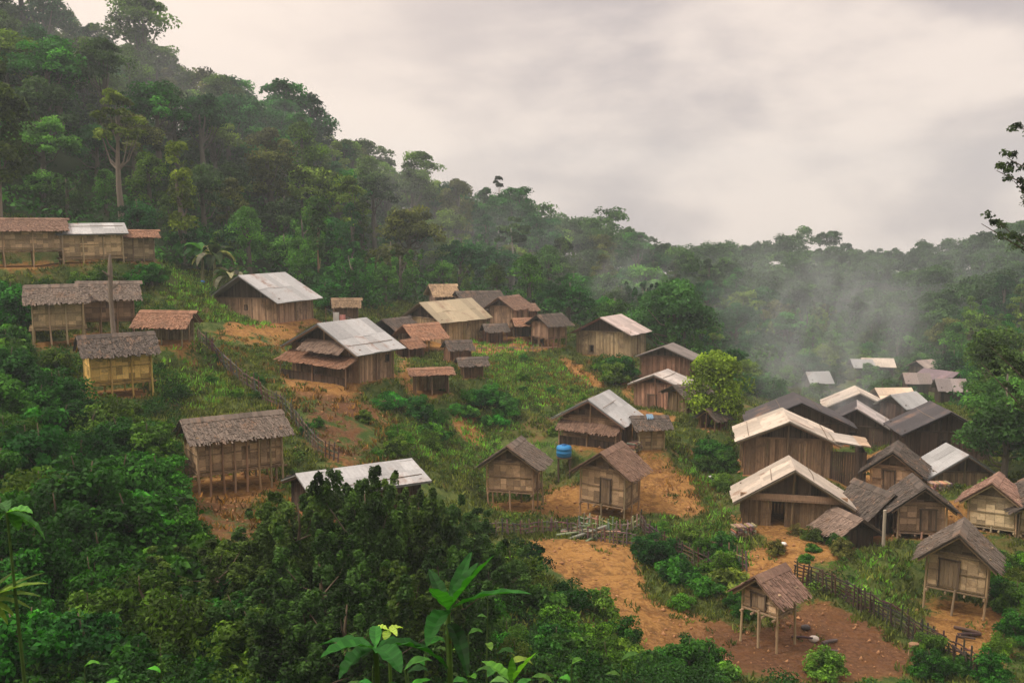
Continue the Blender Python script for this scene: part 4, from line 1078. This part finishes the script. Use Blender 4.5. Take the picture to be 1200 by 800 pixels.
def sprig(px, py, Y, label, n, ls, col, seed, spread=.35, group=None):
    rg = random.Random(seed); tip = at(px, py, Y); g0 = hz(tip.x, tip.y)
    root = empty('leafy_weed', (tip.x, tip.y, g0)); tag(root, label, 'plant', group)
    H_ = tip.z - g0; mb = MB(); lv = []
    for k in range(3):
        a = rg.random() * 6.28; top = Vector((math.cos(a)*spread*.6, math.sin(a)*spread*.6, H_ * rg.uniform(.9, 1.0)))
        mid = top * .55 + Vector((0, 0, -.05)); mb.tube([(0,0,-.2), mid, top], [.016, .011, .005], 5, .5)
        for j in range(n):
            t = 1 - .5 * (j / n) ** 1.2; p = mid.lerp(top, (t - .55) / .45) if t > .55 else mid * (t / .55)
            b = MB(); an = j * 2.4 + rg.random()
            blade(b, p, (math.cos(an), math.sin(an), rg.uniform(.1, .9)), ls * rg.uniform(.7, 1.2), ls * rg.uniform(.38, .5), rg.uniform(.5, 1.5), rg.random(), .2, 7, .08, .02)
            b.build('leaf', MAT['blade'], root, tuple(c * rg.uniform(.75, 1.2) for c in col))
    mb.build('stem', MAT['blade'], root, (.10, .16, .05))
for i, (px, py, Y, ls) in enumerate([(490,775,5.5,.16),(545,735,6.5,.15),(585,745,6.0,.17),(520,760,5,.15),(640,772,6.5,.15),(700,780,7.5,.15),(420,785,6,.14),(360,790,6.5,.14),(250,792,7,.15),(170,785,8,.15),(95,780,7.5,.15),(560,708,7,.12)]):
    sprig(px, py, Y, 'weed with medium green leaves rising along the bottom edge of the slope', 8, ls, [(.04,.19,.03),(.06,.20,.03),(.10,.22,.05)][i % 3], 50 + i, .45, 'leafy weeds along the bottom edge')

# ------------------------------------------------------------------ fences, props
def fence(name, label, pp, hgt=1.0, step=.5, rails=2, seed=1, col=(.16, .12, .09), lo=26, cat='fence', dense=False):
    rg = random.Random(seed); W = [cast(px, py, lo) for px, py in pp]; W = [w for w in W if w]
    o = W[0]; root = empty(name, o); tag(root, label, cat); P = []
    for a, b in zip(W, W[1:]):
        n = max(1, int(math.hypot(b.x - a.x, b.y - a.y) / step))
        for k in range(n):
            q = a.lerp(b, k / n); q.z = hz(q.x, q.y); P.append(q - o)
    if len(P) > 98: P = P[::2]
    for q in P:
        mb = MB(); hh = hgt * rg.uniform(.75, 1.2)
        mb.tube([q + Vector((0,0,-.3)), q + Vector((rg.uniform(-.12,.12), rg.uniform(-.12,.12), hh))], [.05, .035], 6, rg.random())
        mb.build('post', MAT['pole'], root, tuple(c * rg.uniform(.7, 1.4) for c in col))
    for r in range(rails):
        zz = hgt * (r + .7) / (rails + .4)
        for k in range(0, len(P) - 1, 3):
            e = P[min(k + 4, len(P) - 1)]
            mb = MB(); mid = P[min(k+2, len(P)-1)]
            mb.tube([P[k] + Vector((0, .05, zz + rg.uniform(-.08,.08))), mid + Vector((0,.05, zz + rg.uniform(-.05, .05))), e + Vector((0, .05, zz + rg.uniform(-.08,.08)))], .035, 5, rg.random())
            mb.build('rail', MAT['pole'], root, tuple(c * rg.uniform(.7, 1.4) for c in col))
    return root
fence('stick_fence', 'dark stick fence running down beside the ploughed earth to the bottom right', [(930,682),(1000,710),(1060,743),(1100,768),(1150,800)], 1.05, .19, 6, 1, (.065, .048, .036))
fence('stick_fence', 'low stick fence between bright grass and the tiny granary', [(805,640),(850,655),(880,672)], .9, .3, 2, 2)
fence('stick_fence', 'old stick fence running down the slope from the open orange-roofed shed', [(232,400),(262,430),(300,460),(340,490),(372,530),(400,545)], .95, .3, 3, 3, (.13, .10, .075))
fence('picket_fence', 'short pale picket fence in front of the reddish-roofed hut of the pair', [(680,618),(714,626),(752,619)], .8, .2, 2, 4, (.34, .28, .21))
fence('stick_fence', 'low stick fence beneath the pair of gabled huts', [(556,626),(610,628),(650,624),(684,630),(750,640)], .75, .22, 3, 5, (.17, .13, .10))
fence('stick_fence', 'bent stick fence at the right end of the picket fence, on the dark bank', [(750,618),(772,642),(810,662),(858,685)], .95, .24, 4, 6, (.08, .06, .045))
fence('stick_fence', 'low fence of sticks on the terrace edge below the ochre-roofed house', [(545,411),(600,410),(660,412)], .6, .45, 1, 7, (.28, .18, .12))

def standing_trunk():
    q = at(133, 398, 53.5); q.z = hz(q.x, q.y); top = at(133, 298, 53.5).z - q.z
    root = empty('bare_trunk', q); tag(root, 'bare dead trunk standing tall in front of the twin grey-thatched huts', 'dead tree')
    mb = MB(); mb.tube([(0,0,-.4), (.05,0,top*.3), (-.05,.05,top*.6), (.02,0,top*.9), (.05,0,top)], [.22, .15, .12, .14, .05], 9, .5)
    mb.build('trunk', MAT['bark'], root, (.24, .19, .15))
    for (a, z) in ((.5, .72), (2.8, .6), (4.2, .82)):
        m = MB(); m.tube([(0,0,top*z), (math.cos(a)*.5, math.sin(a)*.5, top*z+.35)], [.09, .03], 6); m.build('branch_stub', MAT['bark'], root, (.24, .19, .15))
standing_trunk()

def single(mb, name, label, cat, loc, rz, mat, col, smooth=False, group=None):
    o = mb.build(name, MAT[mat], None, col, smooth); o.location = loc; o.rotation_euler = (0, 0, rz); tag(o, label, cat, group); return o
def lathe(mb, prof, k=18, r=.5):
    n0 = len(mb.v)
    for (rr, z) in prof:
        for j in range(k):
            a = 2*math.pi*j/k; mb.v.append((rr*math.cos(a), rr*math.sin(a), z))
    for i in range(len(prof)-1):
        for j in range(k):
            a = n0+i*k+j; b = n0+i*k+(j+1)%k; mb.f.append((a, b, b+k, a+k)); mb.r.append(r)
# blue barrel with lid
q = at(661, 521, 57.3); q.z = hz(q.x, q.y) + .5
root = empty('water_barrel', q); tag(root, 'large blue water barrel raised on posts at the left corner of the tin-roofed house', 'barrel')
mb = MB(); lathe(mb, [(.0,.75),(.42,.75),(.48,.85),(.48,1.0),(.5,1.02),(.48,1.05),(.48,1.25),(.5,1.27),(.48,1.3),(.46,1.42),(.3,1.47),(0,1.48)]); mb.build('tank', MAT['plain'], root, (.03, .22, .50), True)
mb = MB(); lathe(mb, [(0,1.482),(.16,1.482),(.17,1.53),(0,1.54)]); mb.build('lid', MAT['plain'], root, (.02, .12, .32), True)
for sx in (-.35, .35):
    for sy in (-.35, .35):
        mb = MB(); mb.tube([(sx, sy, -1.4), (sx, sy, .7)], .05, 6); mb.build('post', MAT['pole'], root, PLKD)
mb = MB(); mb.box((0,0,.72), (.95,.95,.05)); mb.build('platform', MAT['plank'], root, PLKD)
# blue dish
q = at(541, 408, 79); q.z = hz(q.x, q.y)
root = empty('round_dish', q); tag(root, 'round blue dish on a short pole before the tan house wall', 'dish')
mb = MB(); mb.tube([(0,.1,-.3), (0,.1,.8)], .04, 6); mb.build('pole', MAT['pole'], root, (.3,.3,.3))
mb = MB(); lathe(mb, [(a*.72, b*.72) for a, b in [(0,0),(.25,.03),(.5,.12),(.68,.24),(.69,.25),(.66,.25),(.48,.15),(.24,.06),(0,.03)]], 24)
o = mb.build('reflector', MAT['plain'], root, (.05, .33, .48), True); o.location = (0, 0, .85); o.rotation_euler = (R(68), 0, R(-18))
mb = MB(); mb.tube([(0,0,.05),(.0,.0,.55)], .02, 5); o2 = mb.build('receiver_arm', MAT['plain'], root, (.3,.3,.3)); o2.location = (0,0,.85); o2.rotation_euler = (R(68), 0, R(-18))
# laundry on a line
a = at(382, 372, 78); b = at(420, 372, 78); a.z = hz(a.x, a.y); b.z = hz(b.x, b.y)
root = empty('clothes_line', a); tag(root, 'clothes line strung right of the highest white-roofed house', 'clothes line')
for p in (Vector((0,0,0)), b - a):
    mb = MB(); mb.tube([p + Vector((0,0,-.3)), p + Vector((0,0,1.6))], .04, 6); mb.build('pole', MAT['pole'], root, PLK)
mb = MB(); mb.tube([(0,0,1.5), (b-a)*.5 + Vector((0,0,1.4)), (b-a) + Vector((0,0,1.5))], .012, 5); mb.build('cord', MAT['plain'], root, (.3,.3,.3))
for (t, col, nm, lab) in ((.22, (.75,.72,.70), 'shirt', 'white shirt hanging on the clothes line'), (.42, (.70,.30,.27), 'cloth', 'pinkish red cloth hanging on the clothes line')):
    mb = MB(); w = .5
    for i in range(5):
        for j in range(5):
            x0, x1 = w*i/5, w*(i+1)/5; z0, z1 = -.8*j/5, -.8*(j+1)/5
            f = lambda x, z: (x, .05*math.sin(x*14) + .0*z, z)
            mb.slab(f(x0,z0), f(x1,z0), f(x1,z1), f(x0,z1), (0,.012,0), .5)
    p = a + (b-a)*t + Vector((0, -.02, 1.42)); single(mb, nm, lab, 'clothing', p, 0, 'plain', col)
# second small shed near it: firewood store
# log piles
def logs(name, label, px, py, Y, n, ln, rz, col, seed, spread=.9):
    rg = random.Random(seed); q = at(px, py, Y); q.z = hz(q.x, q.y)
    for k in range(n):
        mb = MB(); l = ln * rg.uniform(.6, 1.1); r = rg.uniform(.05, .09)
        mb.tube([(-l/2, 0, 0), (0, rg.uniform(-.05,.05), .02), (l/2, 0, 0)], [r, r*.95, r*.8], 7, rg.random())
        x = q.x + rg.uniform(-spread, spread); y = q.y + rg.uniform(-.5, .5)
        o = mb.build('log', MAT['bark'], None, tuple(c * rg.uniform(.7, 1.3) for c in col))
        o.location = (x, y, hz(x, y) + .1 + .07 * (k // 3)); o.rotation_euler = (0, rg.uniform(-.12, .12), rz + rg.uniform(-.35, .35))
        tag(o, label, 'log', name)
logs('logs below the picket fence', 'grey log lying loosely in the pile below the picket fence', 692, 622, 47.5, 9, 2.4, .5, (.26, .2, .16), 3)
logs('logs on the earth triangle', 'dark log lying on the orange earth before the nearest stilt hut', 1137, 742, 38.2, 4, 1.0, -.5, (.08, .06, .05), 4, .25)
logs('logs in the ploughed earth', 'weathered log half buried in the ploughed earth', 965, 770, 36.5, 3, .9, .2, (.14, .08, .06), 5, .8)
def stack(px, py, Y, rz, label, seed):
    rg = random.Random(seed); q = at(px, py, Y); q.z = hz(q.x, q.y)
    root = empty('firewood_stack', q, rz); tag(root, label, 'firewood')
    for r in range(5):
        for c in range(9):
            mb = MB(); rr = rg.uniform(.045, .07); x = -.6 + c*.14 + rg.uniform(-.02, .02)
            mb.tube([(x, -.3 + rg.uniform(-.06,.06), .05 + r*.12), (x + rg.uniform(-.03,.03), .3, .05 + r*.12)], rr, 6, rg.random())
            mb.build('split_log', MAT['bark'], root, tuple(k * rg.uniform(.7, 1.4) for k in (.30, .21, .14)))
stack(872, 630, 47, .2, 'firewood stacked at the left corner of the cream gable house', 1)
stack(745, 528, 58, .9, 'firewood stacked between the tin-roofed house and the small brown shed', 2)
stack(455, 455, 58, .8, 'firewood stacked along the side wall of the large white-roofed house', 3)
stack(1100, 600, 52, .1, 'firewood stacked below the slanting white tin roof', 4)
# pale post by the brown shed
mb = MB(); mb.tube([(0,0,-.4),(0,0,2.0)], [.09,.08], 8); q = at(1035, 640, 45.3); single(mb, 'wooden_post', 'thick pale post between the brown shed and the woven-walled hut', 'post', (q.x, q.y, hz(q.x, q.y)), 0, 'pole', (.42, .36, .28))
# tree stump
mb = MB(); mb.tube([(0,0,-.2),(.02,0,.3),(0,.02,.5)], [.26,.2,.21], 10); q = at(1071, 757, 36.5); single(mb, 'tree_stump', 'cut pale stump beside the dark stick fence', 'stump', (q.x, q.y, hz(q.x, q.y)), 0, 'bark', (.30, .18, .10))
# sacks / scraps
def blob(mb, sx, sy, sz, seed):
    rg = random.Random(seed); n0 = len(mb.v); K = 10; rows = 6
    for i in range(rows + 1):
        th = math.pi * i / rows
        for j in range(K):
            a = 2*math.pi*j/K; w = 1 + rg.uniform(-.12, .12)
            mb.v.append((sx*math.sin(th)*math.cos(a)*w, sy*math.sin(th)*math.sin(a)*w, sz*(math.cos(th)+1)*.5))
    for i in range(rows):
        for j in range(K):
            a = n0+i*K+j; b = n0+i*K+(j+1)%K; mb.f.append((a, a+K, b+K, b)); mb.r.append(rg.random())
for (px, py, Y, sx, col, nm, lab) in ((918,642,45.5,.14,(.8,.78,.75),'sack','small white sack in the garden below the cream gable house'),
    (954,741,37,.18,(.7,.62,.55),'stone','pale stone lying on the ploughed earth right of the tiny granary'),
    (945,722,38,.16,(.08,.07,.07),'stone','black stone on the ploughed earth near the pale stone'),
    (834,561,56,.14,(.72,.70,.68),'bucket','small white bucket left of the patched white roof'),
    (236,305,80,.2,(.05,.20,.60),'plastic_sack','small bright blue sack at the forest edge below the banana plants')):
    q = at(px, py, Y); q.z = hz(q.x, q.y); mb = MB()
    if nm == 'bucket': lathe(mb, [(0,.02),(.14,.02),(.18,.34),(.2,.36),(.17,.34),(.13,.05),(0,.05)])
    else: blob(mb, sx*1.3, sx, sx*1.5, int(px))
    single(mb, nm, lab, nm.replace('_', ' '), q, 0, 'plain', col, True)
# blue cover on the little shed
hs = next(h for h in HOUSES if 'blue cover' in h['label'])
mb = MB(); s = hs['rise'] / (hs['w']/2); zr = hs['h'] + hs['rise'] + .22
for i in range(4):
    x0, x1 = -.22 + i*.11, -.11 + i*.11
    mb.slab((x0, 0, zr + .02*(i%2)), (x1, 0, zr + .02*((i+1)%2)), (x1, -.3, zr - .3*s), (x0, -.55, zr - .55*s + .02*(i%2)), (0,0,-.02), .5)
single(mb, 'tarpaulin', 'scrap of blue tarpaulin laid on the small brown shed roof', 'tarpaulin', hs['c'], R(hs['rot']), 'plain', (.16, .27, .38))

# stones scattered over bare earth: countless crumbs
g = np.random.default_rng(31); V, Fa, Rn = [], [], []; nv = 0
base = np.array([(1,0,0),(-1,0,0),(0,1,0),(0,-1,0),(0,0,1),(0,0,-.6)], float); tri = np.array([(0,2,4),(2,1,4),(1,3,4),(3,0,4),(2,0,5),(1,2,5),(3,1,5),(0,3,5)])
cnt = 0
for _ in range(60000):
    X = g.uniform(-30, 45); Y = g.uniform(34, 80)
    if sample(soil, X, Y) < .4 or not clear_house(X, Y, 0): continue
    cnt += 1
    if cnt > 3000: break
    s = .03 + .09 * g.random() ** 4
    v = base * (s * g.uniform(.6, 1.4, 3)) + g.normal(size=(6, 3)) * s * .2 + (X, Y, hz(X, Y) + s*.2)
    V.append(v); Fa.append(tri + nv); nv += 6; Rn += [g.random()] * 8
tag(link('clods', mesh_np('clods', np.concatenate(V), np.concatenate(Fa), Rn, MAT['mud']), None, (.40, .21, .10)), 'small clods and stones strewn over the bare earth', 'clods', kind='stuff')

# ------------------------------------------------------------------ air
def vol_mat(name, color, density, hetero=False, rad=None, seed=0, aniso=.2):
    m, nt, N, L = newmat(name); o = N('ShaderNodeOutputMaterial'); v = N('ShaderNodeVolumePrincipled')
    v.inputs['Color'].default_value = (*color, 1); v.inputs['Density'].default_value = density; v.inputs['Anisotropy'].default_value = aniso
    if hetero:
        tc = N('ShaderNodeTexCoord'); vl = N('ShaderNodeVectorMath'); vl.operation = 'LENGTH'
        mp = N('ShaderNodeMapping'); mp.inputs['Scale'].default_value = (3.2, 3.2, 1.3); mp.inputs['Location'].default_value = (seed, seed*.7, 0)
        L(tc.outputs['Object'], mp.inputs['Vector']); L(tc.outputs['Object'], vl.inputs[0])
        nz = noisen(nt, 1.0, 3, .6, mp.outputs[0], .6)
        fall = nt.nodes.new('ShaderNodeMapRange'); fall.inputs[1].default_value = 1.0; fall.inputs[2].default_value = .1; fall.interpolation_type = 'SMOOTHSTEP'
        L(vl.outputs['Value'], fall.inputs[0])
        d = mth(nt, 'MULTIPLY', mth(nt, 'MULTIPLY', fall.outputs[0], ramp(nt, nz, .42, .68)), density)
        L(d, v.inputs['Density'])
    L(v.outputs[0], o.inputs['Volume']); return m
def ico(name, loc, scale, rot, mat, label):
    import bmesh
    bm = bmesh.new(); bmesh.ops.create_icosphere(bm, subdivisions=2, radius=1.0); me = bpy.data.meshes.new(name); bm.to_mesh(me); bm.free()
    me.materials.append(mat); o = link(name, me); o.location = loc; o.scale = scale; o.rotation_euler = rot
    tag(o, label, 'smoke', kind='stuff')
HAZE = .0007
mb = MB(); zlo, zhi = float(GZ.min()) - 2, float(GZ.max()) + 26
mb.box((0, 265, (zlo + zhi)/2), (900, 760, zhi - zlo)); o = mb.build('haze', vol_mat('haze_air', (.80, .90, .98), HAZE)); o.name = 'haze'
tag(o, 'thin pale mist filling the valley', 'haze', kind='stuff')
for j, (px, py, Y, sc_, rot, den, lab) in enumerate([
    (955, 395, 95, (15, 11, 15), (0, .35, 0), .095, 'bluish smoke drifting up from the black and white roofs'),
    (965, 455, 76, (9, 7, 5), (0, .1, 0), .09, 'low smoke lying over the black roof'),
    (730, 340, 108, (7, 6, 13), (0, .45, 0), .10, 'thin smoke rising behind the grey plank house'),
    (1110, 330, 190, (40, 20, 14), (0, -.1, 0), .026, 'bank of mist on the right-hand ridge'),
    (110, 90, 108, (30, 9, 14), (0, .35, 0), .04, 'mist hanging on the upper left forest slope'),
    (620, 330, 135, (18, 9, 16), (0, .3, 0), .045, 'mist rising from the forest behind the middle huts'),
    (330, 190, 128, (26, 8, 11), (0, .3, 0), .035, 'mist along the ridge above the highest house'),
    (860, 330, 170, (40, 16, 12), (0, 0, 0), .012, 'mist on the far wooded side of the valley'),
    (500, 290, 120, (30, 10, 15), (0, .3, 0), .035, 'faint mist over the middle forest slope')]):
    ico('smoke' if 'smoke' in lab else 'mist', at(px, py, Y), sc_, rot, vol_mat('smoke_%d' % j, (.86, .91, .98), den, True, seed=j*3.1), lab)

# ------------------------------------------------------------------ sky, sun, camera
world = bpy.data.worlds.new('World'); sc.world = world; world.use_nodes = True
nt = world.node_tree; nt.nodes.clear(); L = nt.links.new
SUN_EL, SUN_AZ = R(58), R(-108)     # azimuth from +Y towards +X
sky = nt.nodes.new('ShaderNodeTexSky'); sky.sky_type = 'NISHITA'; sky.sun_disc = False; sky.sun_elevation = SUN_EL; sky.sun_rotation = SUN_AZ; sky.dust_density = 3
bg = nt.nodes.new('ShaderNodeBackground'); bg.inputs[1].default_value = .1; wo = nt.nodes.new('ShaderNodeOutputWorld')
tc = nt.nodes.new('ShaderNodeTexCoord'); mp = nt.nodes.new('ShaderNodeMapping'); mp.inputs['Scale'].default_value = (1.7, 1.7, 4.0); mp.inputs['Location'].default_value = (.3, .2, .35)
L(tc.outputs['Generated'], mp.inputs['Vector'])
c1 = noisen(nt, 1.9, 8, .52, mp.outputs[0], .15)
cl = mixc(nt, ramp(nt, c1, .40, .62), (3.6, 3.1, 3.0), (6.0, 5.1, 4.5))
sep = nt.nodes.new('ShaderNodeSeparateXYZ'); L(tc.outputs['Generated'], sep.inputs[0])
cl = mixc(nt, ramp(nt, sep.outputs[0], .15, -.5), cl, (6.9, 5.75, 4.9))
zen = nt.nodes.new('ShaderNodeMapRange'); zen.inputs[1].default_value = .30; zen.inputs[2].default_value = .85; zen.inputs[3].default_value = 1; zen.inputs[4].default_value = 2.3; L(sep.outputs[2], zen.inputs[0])
zc = nt.nodes.new('ShaderNodeCombineColor')
for i in range(3): L(zen.outputs[0], zc.inputs[i])
cl = mixc(nt, 1.0, cl, zc.outputs[0], 'MULTIPLY')
bk = nt.nodes.new('ShaderNodeMapRange'); bk.inputs[1].default_value = -.6; bk.inputs[2].default_value = .3; bk.inputs[3].default_value = .7; bk.inputs[4].default_value = 1; L(sep.outputs[1], bk.inputs[0])
bc = nt.nodes.new('ShaderNodeCombineColor')
for i in range(3): L(bk.outputs[0], bc.inputs[i])
cl = mixc(nt, 1.0, cl, bc.outputs[0], 'MULTIPLY')
col = mixc(nt, .95, sky.outputs[0], cl)
L(col, bg.inputs[0]); L(bg.outputs[0], wo.inputs[0])
sun = bpy.data.lights.new('sun', 'SUN'); sun.energy = 1.5; sun.angle = R(10); sun.color = (1, .90, .78)
so = bpy.data.objects.new('sun', sun); COL.objects.link(so)
dv = Vector((math.sin(SUN_AZ)*math.cos(SUN_EL), math.cos(SUN_AZ)*math.cos(SUN_EL), math.sin(SUN_EL)))
so.rotation_euler = dv.to_track_quat('Z', 'Y').to_euler(); so.location = dv * 100

cam = bpy.data.cameras.new('camera'); cam.sensor_width = 36; cam.lens = 36 * F / 1200; cam.clip_end = 2000; cam.clip_start = .1
co = bpy.data.objects.new('camera', cam); COL.objects.link(co); co.location = (0, 0, CZ); co.rotation_euler = (R(90) - PITCH, 0, 0)
sc.camera = co
sc.view_settings.view_transform = 'Standard'; sc.view_settings.look = 'None'; sc.view_settings.gamma = 1; sc.view_settings.exposure = .72
sc.view_settings.use_curve_mapping = False
cy = sc.cycles
cy.max_bounces = 6; cy.diffuse_bounces = 2; cy.glossy_bounces = 2; cy.transmission_bounces = 3; cy.volume_bounces = 1; cy.transparent_max_bounces = 8
cy.volume_step_rate = 4; cy.volume_max_steps = 64
cy.use_denoising = True; cy.denoiser = 'OPENIMAGEDENOISE'
cy.use_adaptive_sampling = True; cy.adaptive_threshold = .02
cy.sample_clamp_indirect = 5
